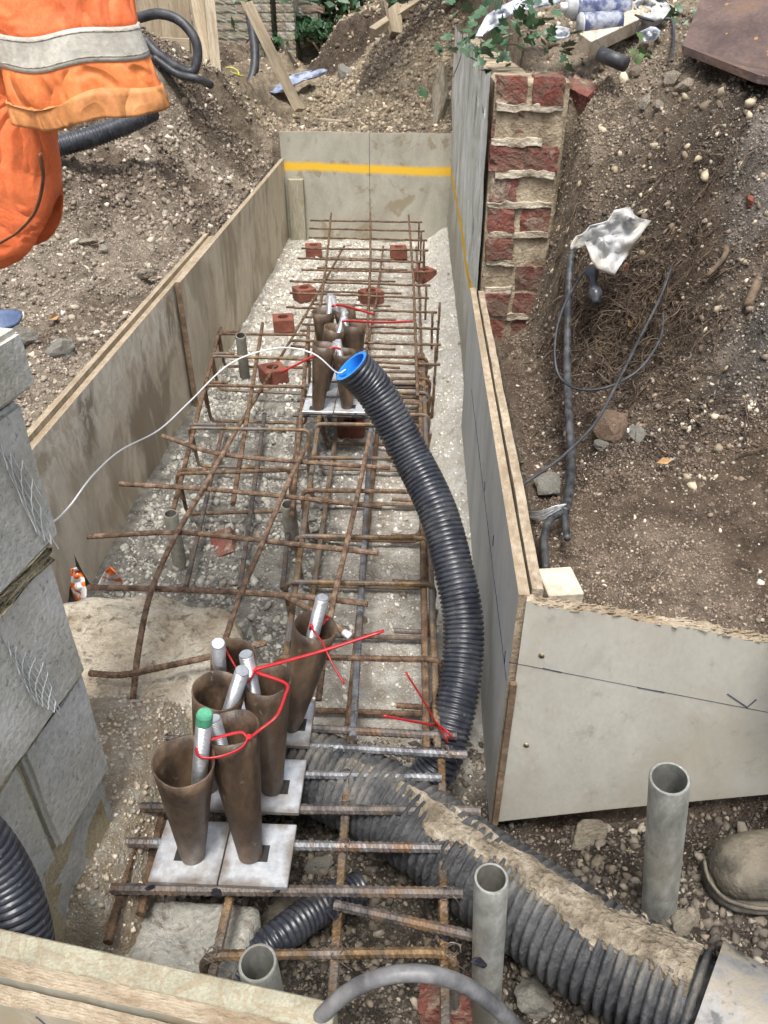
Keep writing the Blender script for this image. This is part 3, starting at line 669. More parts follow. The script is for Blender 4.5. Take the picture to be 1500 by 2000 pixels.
# crumbs of earth: the loose, broken surface of the soil itself
def crumbs(region_list):
    v0 = np.array([(1, 0, 0), (-1, 0, 0), (0, 1, 0), (0, -1, 0), (0, 0, 1), (0, 0, -1)], float)
    f0 = np.array([(0, 2, 4), (2, 1, 4), (1, 3, 4), (3, 0, 4), (2, 0, 5), (1, 2, 5), (3, 1, 5), (0, 3, 5)])
    VV = []; FF = []; CC = []; off = 0
    for (x0, x1, y0, y1, n, r0, r1) in region_list:
        x = RNG.uniform(x0, x1, n); y = RNG.uniform(y0, y1, n)
        ok = vnoise(x * 7, y * 7, 191) + .8 * vnoise(x * 25, y * 25, 192) > RNG.uniform(.35, 1.2, n)
        x = x[ok]; y = y[ok]; n = len(x)
        r = r0 + (r1 - r0) * RNG.uniform(0, 1, n) ** 4
        a = RNG.uniform(0, 6.28, n); b = RNG.uniform(-.8, .8, n)
        vv = v0[None] * RNG.uniform(.5, 1.25, (n, 6, 1)) * r[:, None, None]
        ca, sa = np.cos(a)[:, None], np.sin(a)[:, None]; cb, sb = np.cos(b)[:, None], np.sin(b)[:, None]
        X, Y_, Z_ = vv[..., 0], vv[..., 1], vv[..., 2]
        X, Z_ = X * cb - Z_ * sb, X * sb + Z_ * cb
        X, Y_ = X * ca - Y_ * sa, X * sa + Y_ * ca
        vv = np.stack([X + x[:, None], Y_ + y[:, None], Z_ + (ground_h(x, y) + r * RNG.uniform(-.2, .3, n))[:, None]], -1)
        cc = soil_colour(x, y) * RNG.uniform(.6, 1.35, (n, 1)); pale = RNG.uniform(0, 1, n) < .05; cc[pale] = cc[pale] * .4 + np.array((.46, .43, .37)) * .6
        VV.append(vv.reshape(-1, 3)); CC.append(np.repeat(cc, 6, 0)); FF.append((f0[None] + (np.arange(n) * 6)[:, None, None] + off).reshape(-1, 3)); off += n * 6
    return np.concatenate(VV), np.concatenate(FF), np.concatenate(CC)
V, Fc, cc = crumbs([(-2.4, -.97, 1.3, 3.6, 46000, .0022, .010), (-2.8, -.95, 3.5, 6.0, 24000, .005, .02), (.27, 1.3, 1.0, 1.8, 26000, .0016, .005), (.3, 1.5, 1.5, 2.8, 52000, .002, .0075), (-.88, .22, 1.2, 5.35, 24000, .0016, .008), (-.9, .3, 5.45, 8, 12000, .006, .025), (-.6, .9, .5, 1.1, 16000, .002, .008)])
crumb = link(bpy.data.objects.new('earth_crumbs', np_mesh('earth_crumbs', V, Fc, m_gravel, False, 'tone', cc)), ground); crumb['kind'] = 'stuff'
# stones big enough to be picked out one by one
def rock_mesh(name, seed, ang=.25, sub=2, mat=None):
    v, f = ico(sub); r = np.random.default_rng(seed)
    d = np.ones(len(v))
    for k in range(9):
        p = r.normal(size=3); p /= np.linalg.norm(p); h = r.uniform(.38, .78)
        q = v @ p; d = np.where(q * d > h, h / np.maximum(q, 1e-6), d)
    v = v * d[:, None] * (1 + r.uniform(-.08, .08, (len(v), 1)))
    me = bpy.data.meshes.new(name); me.from_pydata(v.tolist(), [], f.tolist()); me.materials.append(mat or m_flint); me.update(); return me
ROCKS = [rock_mesh('stone', 100 + i, sub=1 if i % 2 else 2) for i in range(8)]
def put_stone(p, r, parent, i):
    o = bpy.data.objects.new('stone', ROCKS[i % 8]); link(o, parent); o.location = p
    o.rotation_euler = (random.uniform(0, 6), random.uniform(0, 6), random.uniform(0, 6)); o.scale = (r * random.uniform(.8, 1.3), r * random.uniform(.7, 1), r * random.uniform(.55, .85)); return o
k = 0
for (x0, x1, y0, y1, n, r0, r1) in [(-1.9, -.97, 1.5, 3.6, 85, .011, .032), (-2.2, -.97, 3.6, 5.6, 55, .016, .04), (-.85, .2, 5.5, 7.5, 38, .02, .05), (.32, 1.1, 1.1, 1.9, 22, .007, .014), (.5, 1.3, 1.7, 3.0, 50, .008, .018), (-.4, .2, .5, 1.1, 18, .010, .019), (-.8, .1, 1.3, 3.4, 30, .014, .028)]:
    for j in range(n):
        x = random.uniform(x0, x1); y = random.uniform(y0, y1); r = r0 + (r1 - r0) * random.random() ** 2
        if .1 < x < .45 and y > 2.55: continue
        put_stone((x, y, float(ground_h(x, y)) + r * .0), r, ground, k); k += 1
# fine roots hanging out of the bank: nobody could count them
def bundle(name, curves, mat, parent=None, sides=3):
    V = []; F = []
    for pts, r in curves:
        v, f = sweep(pts, r, sides, None, False); n = len(V); V += v; F += [tuple(i + n for i in q) for q in f]
    return mesh_obj(name, V, F, mat, parent, True)
cur = []
for i in range(900):
    if i < 700: px = random.gauss(1210, 75); py = random.gauss(610, 80)
    else: px = random.uniform(1000, 1500); py = random.uniform(260, 900)
    if not (1000 < px < 1500) or py < 250: continue
    p = G(px, py, .022); x, y = p.x, p.y; L = random.uniform(.05, .17); a = random.uniform(0, 6.28)
    pts = []; q = Vector((x, y, p.z)); d = Vector((math.cos(a) * .6, -.55 + .3 * math.sin(a), random.uniform(-.6, .5))).normalized()
    for s in range(7):
        pts.append(q.copy()); d = (d + Vector((random.uniform(-.5, .5), random.uniform(-.4, .4), random.uniform(-.55, .3)))).normalized(); q = q + d * L / 6
        g = gh(q.x, q.y) + .005
        if q.z < g: q.z = g + .004
    rr_ = random.choice([.0006, .0007, .0009, .0012, .002]); cur.append((catmull(pts, 2), lambda s, rr_=rr_: rr_ * (1.25 - s)))
roots = bundle('roots', cur, m_root, ground); roots['kind'] = 'stuff'

# ------------------------------------------------------------------ SHUTTERING BOARDS
XL, XR, YE = -.885, .175, 5.386
# far left board
u = YE - 2.83
far_left = thing('plywood_board', 'brown plywood shutter board on the far left side of the trench, overlapping the nearer one', 'board', (XL, 2.83, 0))
board('panel', [(0, -.02), (u, -.02), (u, .512), (u * .5, .509), (0, .506)], .022, m_film_left2, m_edge, (0, 0, 0), (0, 1, 0), far_left)
box('end_edge', (-.0215, -.0035, -.019), (-.0008, -.0004, .505), m_muddywood, far_left, .0005)
# near left board, broken lower corner, runs behind the far one
near_left = thing('plywood_board', 'long brown plywood shutter board with scuffed white dust and a broken lower corner, near left', 'board', (XL - .032, 1.32, 0))
nl_out = [(0, .19), (.10, .14), (.16, .10), (.21, .035), (.25, .075), (.275, .02), (.30, .06), (.315, .13), (.335, .05), (.36, -.015), (1.9, -.02), (2.19, -.02), (2.19, .50), (1.5, .492), (0, .488)]
board('panel', nl_out, .02, m_film_left, m_edge, (0, 0, 0), (0, 1, 0), near_left)
board('backing_layer', [(0, .22), (2.19, .22), (2.19, .512), (0, .502)], .018, m_timber, m_edge, (-.0215, .0, 0), (0, 1, 0), near_left)
board('backing_strip', [(0, .05), (.075, .05), (.075, .22), (0, .22)], .018, m_timber, m_edge, (-.0225, .27, -.03), (0, 1, 0), near_left)
# end board
end_b = thing('plywood_board', 'olive grey plywood board with yellow sprayed line closing the far end of the trench', 'board', (-.902, YE, 0))
ou = [(0, -.01), (1.10, 0.0)] + [(1.115, .02), (1.118, .664)] + [(.9, .668), (.6, .666), (.3, .673), (0, .672)]
board('panel', ou, .02, m_film_end, m_edge, (0, 0, 0), (1, 0, 0), end_b)
box('pencil_line', (.5745, -.0012, .0), (.577, .0005, .667), m_ink, end_b, 0)
corner_post = tag(bm_obj('timber_batten', box_bm((-.052, -.045, 0), (.052, .0, .445), .003), m_timber_green), 'upright timber batten in the far left corner of the trench', 'batten')
corner_post.location = (-.812, YE - .003, -.05)
# right-hand run: two layers and the plaster-like film face
right_b = thing('plywood_board', 'long grey plywood shutter board with pencil line on the right of the trench', 'board', (XR, 2.52, 0))
rl = 2.52 - .955
board('panel', [(0, .03), (.05, -.01), (rl, -.01), (rl, .602), (0, .598)], .018, m_film_right, m_edge, (0, 0, 0), (0, -1, 0), right_b)
board('backing_layer', [(.05, .03), (rl - .015, .03)] + jag(rl - .015, .05, .604, .003, 40, 4), .018, m_timber, m_edge_pale, (.0235, -.0, 0), (0, -1, 0), right_b)
box('pencil_line', (-.0012, -rl + .01, .395), (.0005, -.35, .3962), m_ink, right_b, 0)
for zz, yy in ((.41, -rl + .05), (.44, -1.2), (.42, -.95)):
    tube('pen_tick', [(-.0008, yy, zz - .012), (-.0008, yy + .006, zz + .012)], .0009, m_ink, right_b, 5)
# joint board in the corner and offcut
tag(plank('timber_offcut', (.262, 1.055, .44), (.262, 1.055, .553), .062, .075, m_pale_wood, None, .15), 'pale sawn timber offcut standing behind the corner of the boards', 'offcut')
# side board
sx = Vector((.539 - .174, .874 - .952, 0)).normalized()
side_b = thing('plywood_board', 'pale grey plywood board with splintered top edge, marker line and screws at right', 'board', (.186, .942, 0), math.atan2(sx.y, sx.x))
SL = 1.05
top = jag(SL, 0, .598, .0035, 130, 3)
board('panel', [(0, .018), (.211, .137), (.446, .262), (.62, .33), (SL, .36)] + top, .018, m_film_side, m_edge_pale, (0, 0, 0), (1, 0, 0), side_b)
# torn splinters along the cut
spl = []
for i in range(420):
    uu = random.uniform(0, SL); l = random.uniform(.004, .02); a = random.uniform(-.5, .5)
    z0 = .598 + .0028 * math.sin((1 - uu / SL) * 130 * .37 + 3) - .001
    p = Vector((uu, random.uniform(-.001, .018), z0)); spl.append(([p, p + Vector((l * math.cos(a), random.uniform(-.004, .004), abs(l * math.sin(a)) * .8 + .001))], random.uniform(.0008, .002)))
bundle('splintered_edge', spl, m_edge_pale, side_b, 4)['kind'] = 'stuff'
def screw(parent, loc):
    o = tube('screw', [(loc[0], loc[1] + .001, loc[2]), (loc[0], loc[1] - .0015, loc[2])], .0052, m_screw, parent, 14)
    tube('screw_recess', [(loc[0] - .002, loc[1] - .0017, loc[2]), (loc[0] + .002, loc[1] - .0017, loc[2])], .0008, m_ink, o, 4)
def to_side(px, py):
    d = ray(px, py); n = Vector((-sx.y, sx.x, 0)); o0 = Vector((.186, .942, 0)); t = (o0 - O).dot(n) / d.dot(n); p = O + d * t - o0
    return (p.dot(sx), 0, p.z)
for p in ((1058, 1280), (1028, 1455)): screw(side_b, to_side(*p))
def ink(parent, pts, r=.0011):
    tube('marker_line', [Vector(p) + Vector((0, -.0004, 0)) for p in pts], r, m_ink, parent, 5, flat=(1, 1))
a0 = to_side(994, 1293); a1 = to_side(1500, 1391)
ink(side_b, [a0, to_side(1012, 1296)], .0014); ink(side_b, [a0, a1], .0005); ink(side_b, [to_side(1060, 1305), to_side(1098, 1313)], .0012); ink(side_b, [to_side(1245, 1342), to_side(1298, 1352)], .0012)
ink(side_b, [to_side(1421, 1355), to_side(1459, 1381), to_side(1477, 1366)], .0013)
# end grain strip where the right board stops against the side board
tag(box('timber_lath', (.176, .932, .02), (.188, .943, .42), m_muddywood, None, .001), 'thin muddy timber lath up the corner where the two right boards meet', 'lath')
# board in the foreground, seen from above
fd = (Z(620, 1990, .5) - Z(0, 1850, .5)); fdir = Vector((fd.x, fd.y, 0)).normalized(); f0 = Z(0, 1868, .5) - fdir * .45
fore = thing('plywood_board', 'double plywood board with raw cut top edge across the bottom left foreground', 'board', (f0.x, f0.y, 0), math.atan2(fdir.y, fdir.x))
FL = .45 + fd.length + .02
board('near_layer', [(0, .0), (FL, .0)] + jag(FL, 0, .5, .0015, 60, 8), .018, m_film_fore, m_edge_pale, (0, -.044, 0), (1, 0, 0), fore)
board('far_layer', [(0, .0), (FL, .0)] + jag(FL, 0, .5, .0015, 60, 9), .018, m_film_fore, m_edge_pale, (0, -.019, 0), (1, 0, 0), fore)
box('batten', (0, .0, .40), (FL - .01, .030, .497), m_timber_green, fore, .002)
ink(fore, [(.52, -.0445, .49), (.545, -.0445, .44)], .0008)

# ------------------------------------------------------------------ OLD WALL ON THE RIGHT
old_wall = thing('garden_wall', 'old brick wall with limewashed mossy face and broken brick end, right of the trench', 'wall', (0, 0, 0))
WX0, WX1, WY0, WY1 = .203, .435, 2.60, 5.75
# face: uneven render as a fine sheet with thickness
ys = np.linspace(WY0 - .02, WY1, 160); zs = np.linspace(-.05, 1.22, 70)
A, B_ = np.meshgrid(ys, zs)
bulge = .010 * fbm(A * 2.2, B_ * 3.2, 61, 5, .6) + .010 * lumps(A, B_, .12, 64, .5)
edge = ss(1.22, 1.12, B_)
topz = B_ + (B_ > 1.1) * (.05 * fbm(A * 3, A * 0, 66, 4))
V1 = np.stack([WX0 - .004 - bulge * edge, A, topz], -1).reshape(-1, 3)
i2 = np.arange(A.size).reshape(A.shape); q1 = np.stack([i2[:-1, :-1], i2[1:, :-1], i2[1:, 1:], i2[:-1, 1:]], -1).reshape(-1, 4)
face = link(bpy.data.objects.new('render_coat', np_mesh('render_coat', V1, q1, m_wallface, True)), old_wall)
box('wall_core', (WX0 + .012, WY0 - .024, .3), (WX1, WY1, 1.195), m_lime, old_wall, .01)
BR = {}
def rough_brick(w, d, h, seed, mat):
    bm = bmesh.new(); bmesh.ops.create_cube(bm, size=1.0)
    bmesh.ops.subdivide_edges(bm, edges=bm.edges[:], cuts=3, use_grid_fill=True)
    r = random.Random(seed)
    for v in bm.verts:
        e = sum(abs(abs(c) - .5) < 1e-4 for c in v.co)
        v.co = Vector((v.co.x * w, v.co.y * d, v.co.z * h))
        k = .0016 if e < 2 else .003
        v.co += Vector((r.uniform(-k, k), r.uniform(-k, k), r.uniform(-k, k)))
        if e >= 2: v.co *= 1 - r.uniform(0, .05) - (r.uniform(0, .12) if r.random() < .22 else 0)
    me = bpy.data.meshes.new('brick'); bm.to_mesh(me); bm.free(); me.materials.append(mat); return me
HB = [rough_brick(.100, .09, .078, s, m_brick) for s in range(6)]
SB = [rough_brick(.098, .09, .05, s + 9, m_brick) for s in range(2)]
zc = 1.165; row = 0
while zc > .33:
    for col in (0, 1):
        deep = .022 if (row in (1, 3, 5) and col == 1) or (row == 6 and col == 0) else 0
        o = bpy.data.objects.new('brick', random.choice(HB)); link(o, old_wall)
        o.location = (WX0 + .062 + col * .108, WY0 + .009 + random.uniform(-.007, .007), zc); o.scale = (random.uniform(.86, 1.06), 1, random.uniform(.84, 1.06)); o.location.y += random.choice((0, 0, .004, .010)) + deep * .5; o.rotation_euler = (random.uniform(-.04, .04), random.uniform(-.05, .05), random.uniform(-.04, .04))
    zc -= .091; row += 1
for (x, z, m) in ((.40, .36, 0),):
    o = bpy.data.objects.new('brick', HB[m]); link(o, old_wall); o.location = (x + .01, WY0 + .03, z); o.rotation_euler = (0, random.uniform(-.1, .1), random.uniform(-.2, .2))
zb = 1.165 - .0455
while zb > .36:
    xa = WX0 + .012 + random.uniform(0, .02); xb = WX0 + .215 - random.choice((0, 0, .05, .1))
    bm = box_bm((xa, WY0 - .033, zb - .010), (xb, WY0 + .0, zb + .010)); bmesh.ops.subdivide_edges(bm, edges=bm.edges[:], cuts=9, use_grid_fill=True)
    for v in bm.verts:
        k = float(fbm(v.co.x * 40, v.co.z * 60 + zb * 9, 71, 3)); v.co.z += .010 * k; v.co.y -= .005 * float(fbm(v.co.x * 30 + 9, v.co.z * 70, 72, 3)) if v.co.y < WY0 - .02 else 0
    bm_obj('mortar_bed', bm, m_smear, old_wall, True); zb -= .091
# lump of rubble masonry standing beside the far end of the wall
def rock_thing(name, p, r, scale, label, cat, mat, rot=(0, 0, 0), seed=0, sub=3):
    me = rock_mesh(name, 500 + seed, sub=sub, mat=mat); o = link(bpy.data.objects.new(name, me)); o.location = p; o.scale = [r * s for s in scale]; o.rotation_euler = rot
    return tag(o, label, cat)
rock_thing('masonry_lump', (.13, 5.66, .80), .2, (.45, .5, 1.5), 'broken lump of old masonry against the far end of the mossy wall', 'masonry', m_oldconc, (0, .12, .3), 1)

# ------------------------------------------------------------------ BLOCK WALL, NEAR LEFT
bw = thing('block_wall', 'grey concrete block wall end with sandy mortar joints in the near left', 'wall', (-.472, .80, 0), math.radians(-9))
def block(parent, y0, y1, z0, z1, dx, seed):
    bm = box_bm((-.215, y0, z0), (dx, y1, z1)); bmesh.ops.bevel(bm, geom=bm.edges[:], offset=.006, segments=2, affect='EDGES')
    bmesh.ops.triangulate(bm, faces=bm.faces[:]); bmesh.ops.subdivide_edges(bm, edges=[e for e in bm.edges if e.calc_length() > .03], cuts=4, use_grid_fill=True)
    for v in bm.verts:
        k = float(fbm(v.co.y * 14 + seed, v.co.z * 14 + v.co.x * 9, seed, 4, .6))
        v.co.x += .0018 * k; v.co.y += .0025 * k; v.co.z += .002 * k
    bmesh.ops.recalc_face_normals(bm, faces=bm.faces)
    return bm_obj('block', bm, m_block, parent, False)
courses = [(.10, .325, -.030), (.335, .556, -.016), (.566, .782, -.004), (.803, 1.0, .004), (1.012, 1.085, .018)]
sh = 0
for i, (z0, z1, dx) in enumerate(courses):
    y1 = [-.01, .0, -.005, .012, .03][i]
    j = [-.33, -.16, -.30, -.22, -.3][i]
    for (ya, yb_) in ((j + .006, y1), (j - .44, j - .006), (j - .9, j - .452)):
        block(bw, ya, yb_, z0, z1, dx, i * 10 + sh); sh += 1
for i in range(4):
    z0 = courses[i][1] - .006; z1 = courses[i + 1][0] + .006
    bm = box_bm((-.20, -1.2, z0), ([-.036, -.020, -.002, -.008][i], -.012, z1)); bmesh.ops.subdivide_edges(bm, edges=bm.edges[:], cuts=24, use_grid_fill=True)
    for v in bm.verts: v.co += Vector((random.uniform(-.006, .007), random.uniform(-.004, .008), random.uniform(-.002, .002)))
    bm_obj('mortar_joint', bm, m_mortar, bw, True)
bm = box_bm((-.19, -1.2, .1), (-.03, -.03, 1.09)); bm_obj('mortar_core', bm, m_mortar, bw)
# wire mesh ties curling from the joints
def mesh_tie(name, label, origin, along, down, nu, nv, cw, ch, curl):
    along = Vector(along).normalized(); down = Vector(down).normalized(); nrm = along.cross(down).normalized()
    def pt(i, j): 
        u = (i + (.5 if j % 2 else 0)) * cw * (1 - .05 * j); v = j * ch
        return Vector(origin) + along * u + down * v + nrm * (curl * math.sin(v / (nv * ch) * 2.2) + .004 * math.sin(u * 60))
    cs = []
    for j in range(nv):
        for i in range(nu):
            a = pt(i, j); o_ = 1 if j % 2 else 0
            b = pt(i + o_, j + 1); c = pt(i + o_ - 1, j + 1)
            cs.append(([a, (a + b) / 2 + nrm * .0006, b], .0010))
            if i + o_ > 0: cs.append(([a, (a + c) / 2 - nrm * .0006, c], .0010))
    o = bundle(name, cs, m_wire); return tag(o, label, 'wire mesh')
def on_wall(px, py, off=.012):
    """point on the trench-side face of the block wall"""
    a = math.radians(-9); n = Vector((math.cos(a), math.sin(a), 0)); p0 = Vector((-.472, .80, 0)) + n * off
    d = ray(px, py); return O + d * ((p0 - O).dot(n) / d.dot(n))
mesh_tie('wire_mesh_tie', 'strip of galvanised wire mesh curling out of the upper block joint', on_wall(-12, 850), on_wall(60, 915, .014) - on_wall(-12, 850), on_wall(75, 1050, .018) - on_wall(-5, 880), 4, 6, .019, .024, .004)
mesh_tie('wire_mesh_tie', 'strip of galvanised wire mesh curling out of the lower block joint', on_wall(5, 1243, .004), on_wall(105, 1310, .012) - on_wall(5, 1243, .004), on_wall(125, 1460, .016) - on_wall(20, 1260, .006), 6, 7, .0175, .0175, .005)

# ------------------------------------------------------------------ OLD CONCRETE FOOTING, LEFT
def slab(name, outline, z0, z1, mat, seed, amp=.012, label=None, cat='concrete'):
    """irregular block cut to an outline, with a lumpy top"""
    pts = catmull([(*p, 0) for p in outline + outline[:1]], 5)[:-1]; n = len(pts); cx = sum(p.x for p in pts) / n; cy = sum(p.y for p in pts) / n
    V = []; F = []; rings = 14
    for k in range(rings + 1):
        t = k / rings
        for p in pts:
            x = cx + (p.x - cx) * (1 - t) if t < 1 else cx; y = cy + (p.y - cy) * (1 - t)
            z = z1 + amp * float(fbm(x * 9, y * 9, seed, 5, .65)) - (.009 * (1 - t / .08) ** 2 if t < .08 else 0)
            V.append((x, y, z))
    for p in pts: V.append((p.x + random.uniform(-.006, .006), p.y + random.uniform(-.01, .004), (z0 + z1) / 2))
    for p in pts: V.append((p.x + random.uniform(-.006, .006), p.y - random.uniform(0, .01), z0))
    for k in range(rings):
        for i in range(n): F.append((k * n + i, k * n + (i + 1) % n, (k + 1) * n + (i + 1) % n, (k + 1) * n + i))
    b = (rings + 1) * n
    for i in range(n):
        j = (i + 1) % n; F.append((b + i, b + j, j, i)); F.append((b + n + i, b + n + j, b + j, b + i))
    o = mesh_obj(name, V, F, mat, None, True); return tag(o, label, cat) if label else o
so = [Z(*p, .15)[:2] for p in ((90, 1180), (180, 1160), (240, 1166), (310, 1152), (370, 1172), (425, 1178), (462, 1205), (474, 1250), (458, 1290), (450, 1340), (400, 1400), (300, 1470), (120, 1480))]
slab('concrete_footing', so, -.05, .145, m_oldconc, 3, .026, 'sandy old concrete footing beside the block wall under the rusty mesh', 'footing')
so2 = [Z(*p, .12)[:2] for p in ((200, 1800), (300, 1745), (480, 1750), (500, 1790), (455, 1880), (400, 1960), (230, 1990), (180, 1900))]
slab('concrete_lump', so2, -.12, .10, m_greyconc, 9, .02, 'grey smeared concrete lump under the near end of the front steel frame', 'concrete')

# ------------------------------------------------------------------ REINFORCEMENT
# left cage
ZT, ZB = .20, .05
lc = thing('rebar_cage', 'left rebar cage of dark bars and links beside the brown boards', 'rebar cage', (-.6, 2.4, .05))
def lcl(p): return Vector(p) - Vector(lc.location)
def add(parent, name, pts, r, mat, rib=True, corner=0.0):
    off = Vector(parent.location); return rebar(name, [Vector(p) - off for p in pts], r, mat, parent, rib, corner)
for (x0, y0, x1, y1) in ((426, 651, 603, 654), (413, 694, 605, 702), (397, 751, 598, 756), (370, 834, 604, 840), (345, 923, 568, 918)):
    a = Z(x0, y0, ZT); b = Z(x1, y1, ZT); mt = m_rust_gold if y0 in (834, 694) else m_rust
    add(lc, 'link', [a + Vector((.09, .012, .004)), a + Vector((0, .012, .004)), Vector((a.x + .01, a.y, ZB)), Vector((b.x - .01, b.y, ZB)), b, a + Vector((0, -.006, 0)), Vector((a.x + .004, a.y - .006, ZB + .06))], .0058, mt, True, .022)
for (p0, p1, z) in (((430, 640), (337, 1002), ZT - .012), ((513, 632), (455, 985), ZT - .012), ((603, 640), (570, 1010), ZT - .012), ((517, 809), (468, 1150), ZB + .011), ((437, 830), (362, 1150), ZB + .011), ((585, 800), (552, 1150), ZB + .011)):
    add(lc, 'bar', [Z(*p0, z), Z(*p1, z)], .0072, m_rust if z > .1 else m_steel_dark)
# right (middle) cage
rc = thing('rebar_cage', 'long right rebar cage of ochre links running between plates and black duct', 'rebar cage', (-.13, 1.9, .03))
RL = [(1.205, -.292, .076), (1.455, -.308, .063), (1.655, -.312, .05), (1.875, -.322, .04), (2.075, -.33, .035), (2.29, -.335, .03), (2.47, -.335, .035), (2.62, -.335, .04), (2.74, -.335, .04), (2.87, -.335, .05), (2.38, -.10, .055), (2.545, -.10, .055), (2.68, -.1, .06)]
for i, (y, xa, xb) in enumerate(RL):
    z0, z1 = .03, ZT + (.004 if i % 2 else -.002)
    add(rc, 'link', [(xb - .10, y + .012, z0 + .012), (xb - .012, y + .01, z0 + .01), (xb, y + .006, z1), (xa, y, z1), (xa + .012, y, z0), (xb - .01, y, z0), (xb + .004, y - .006, .13)], .0063, m_rust_gold if i % 3 else m_rust, True, .032)
for (x0, y0, x1, y1, z, mt) in ((-.335, 2.55, -.262, 1.06, ZT - .013, m_rust_gold), (-.150, 2.55, -.105, 1.0, ZT - .013, m_steel_bar), (.018, 2.95, .040, .98, ZT - .013, m_rust), (.030, 2.95, .062, .98, ZT - .0135, m_rust_gold), (-.29, 2.6, -.25, 1.1, .042, m_rust_gold), (-.135, 2.6, -.13, 1.1, .042, m_rust), (.02, 2.9, .045, 1.1, .042, m_steel_dark)):
    add(rc, 'bar', [(x0, y0, z), (x1, y1, z)], .0076, mt)
# far mesh cage
fc = thing('rebar_cage', 'far rebar cage of thin brown cross bars near the olive end board', 'rebar cage', (-.3, 4.0, .03))
def farx(y): return lerp(-.60, -.69, (y - 2.7) / 2.4), lerp(.085, .03, (y - 2.7) / 2.4)
yv = 5.07; i = 0
while yv > 2.75:
    a, b = farx(yv); a += random.uniform(-.04, .05) + (.12 if yv < 3.3 else 0); b += random.uniform(-.03, .04)
    add(fc, 'cross_bar', [(a, yv, .205 + random.uniform(-.004, .004)), (b, yv - random.uniform(0, .05), .205)], .0058, m_rust, False)
    a2 = a + random.uniform(.0, .1); b2 = b - random.uniform(.05, .22)
    if yv > 3.0: add(fc, 'cross_bar', [(a2, yv - .09, .055), (b2, yv - .11, .055)], .0058, m_rust, False)
    if i % 2 == 0 or yv > 4.4: add(fc, 'upright', [(b - .02, yv - .035, .21), (b - .02, yv - .035, .03)], .0058, m_rust, False)
    yv -= .205 + random.uniform(-.02, .02); i += 1
for (x0, y0, x1, y1, z) in ((-.57, 5.22, -.41, 2.95, .214), (-.315, 5.24, -.20, 3.0, .214), (-.065, 5.20, .012, 2.5, .214), (-.47, 5.0, -.66, 2.4, .064), (-.22, 5.0, -.22, 3.0, .064), (-.01, 5.0, .03, 3.0, .064)):
    add(fc, 'bar', [(x0, y0, z), ((x0 + x1) / 2 + .008, (y0 + y1) / 2, z), (x1, y1, z)], .0066, m_rust, False)
for (x, y) in ((.10, 3.25), (.075, 2.72)):
    add(fc, 'upright', [(x, y, .30 if y > 3 else .16), (x - .005, y - .01, .0)], .0055, m_rust, False)
# flaky rusty mesh laid loose over the two cages
mt_ = thing('rebar_mat', 'bent sheet of flaky rusty mesh bars lying across both cages', 'rebar mat', (-.4, 1.6, .25))
for pts in ([(318, 851), (400, 880), (480, 893), (600, 903), (762, 914)], [(234, 945), (400, 955), (560, 970), (745, 990)], [(170, 1048), (340, 1040), (460, 1050), (600, 1066), (738, 1080)], [(172, 1147), (300, 1150), (470, 1157), (620, 1168), (718, 1180)]):
    z = .245; q = [Z(*p, z) for p in pts]
    add(mt_, 'cross_bar', catmull(q, 6), .0067, m_rust_mat, True)
for pts, z in (([(457, 848), (400, 950), (345, 1043), (297, 1150), (272, 1260), (258, 1378)], (.257, .257, .257, .257, .22, .15)), ([(600, 868), (555, 960), (505, 1080), (470, 1160), (440, 1250), (425, 1300)], (.257,) * 6), ([(722, 850), (700, 960), (672, 1085), (650, 1180), (633, 1280), (622, 1368)], (.257,) * 4 + (.23, .19))):
    add(mt_, 'bar', catmull([Z(*p, zz) for p, zz in zip(pts, z)], 6), .0067, m_rust_mat, True)
add(mt_, 'cross_bar', catmull([Z(175, 1315, .185), Z(240, 1318, .19), Z(330, 1300, .20), Z(420, 1280, .215), Z(520, 1255, .225)], 6), .0067, m_rust_mat, True)
st = add(mt_, 'bar', [Z(560, 1165, .24), Z(635, 1207, .34), Z(676, 1238, .36)], .0065, m_rust_mat, True)
e = add(mt_, 'plastic_cap', [Z(672, 1235, .36), Z(684, 1243, .36)], .0075, m_whitetip, False)
# front frame carrying the plates
ff = thing('rebar_cage', 'front welded frame of thick ribbed bars under the six near cones', 'rebar cage', (-.2, .8, .15))
ZF = .188
for (xa, ya, xb, yb_, mt, r) in ((-.475, .676, .098, .694, m_steel_dark, .0088), (-.515, .758, .092, .772, m_steel_bar, .0084), (-.475, .828, .136, .846, m_steel_dark, .0088), (-.44, .906, .068, .914, m_steel_bar, .0076), (-.475, .982, .118, .968, m_steel_bar, .0078), (-.30, 1.022, .10, 1.012, m_steel_dark, .008)):
    add(ff, 'cross_bar', [(xa, ya, ZF), (xb, yb_, ZF)], r, mt)
for (xa, ya, xb, yb_, z, mt) in ((-.112, 1.09, -.098, .46, ZF - .017, m_rust_gold), (.070, 1.09, .066, .46, ZF - .017, m_rust_gold), (-.484, .96, -.458, .60, ZF - .018, m_rust), (-.455, .93, -.43, .66, ZF - .045, m_rust), (-.283, .70, -.285, .50, ZF - .02, m_rust_gold), (-.262, .70, -.262, .56, .06, m_steel_dark)):
    add(ff, 'bar', [(xa, ya, z), (xb, yb_, z)], .0078, mt)
add(ff, 'brace', [(-.108, .664, ZF + .002), (.118, .619, ZF + .01)], .008, m_steel_dark)
add(ff, 'link', [(-.298, .575, .07), (-.305, .578, ZF), (.082, .600, ZF), (.088, .585, .05)], .0076, m_rust_gold, True, .04)
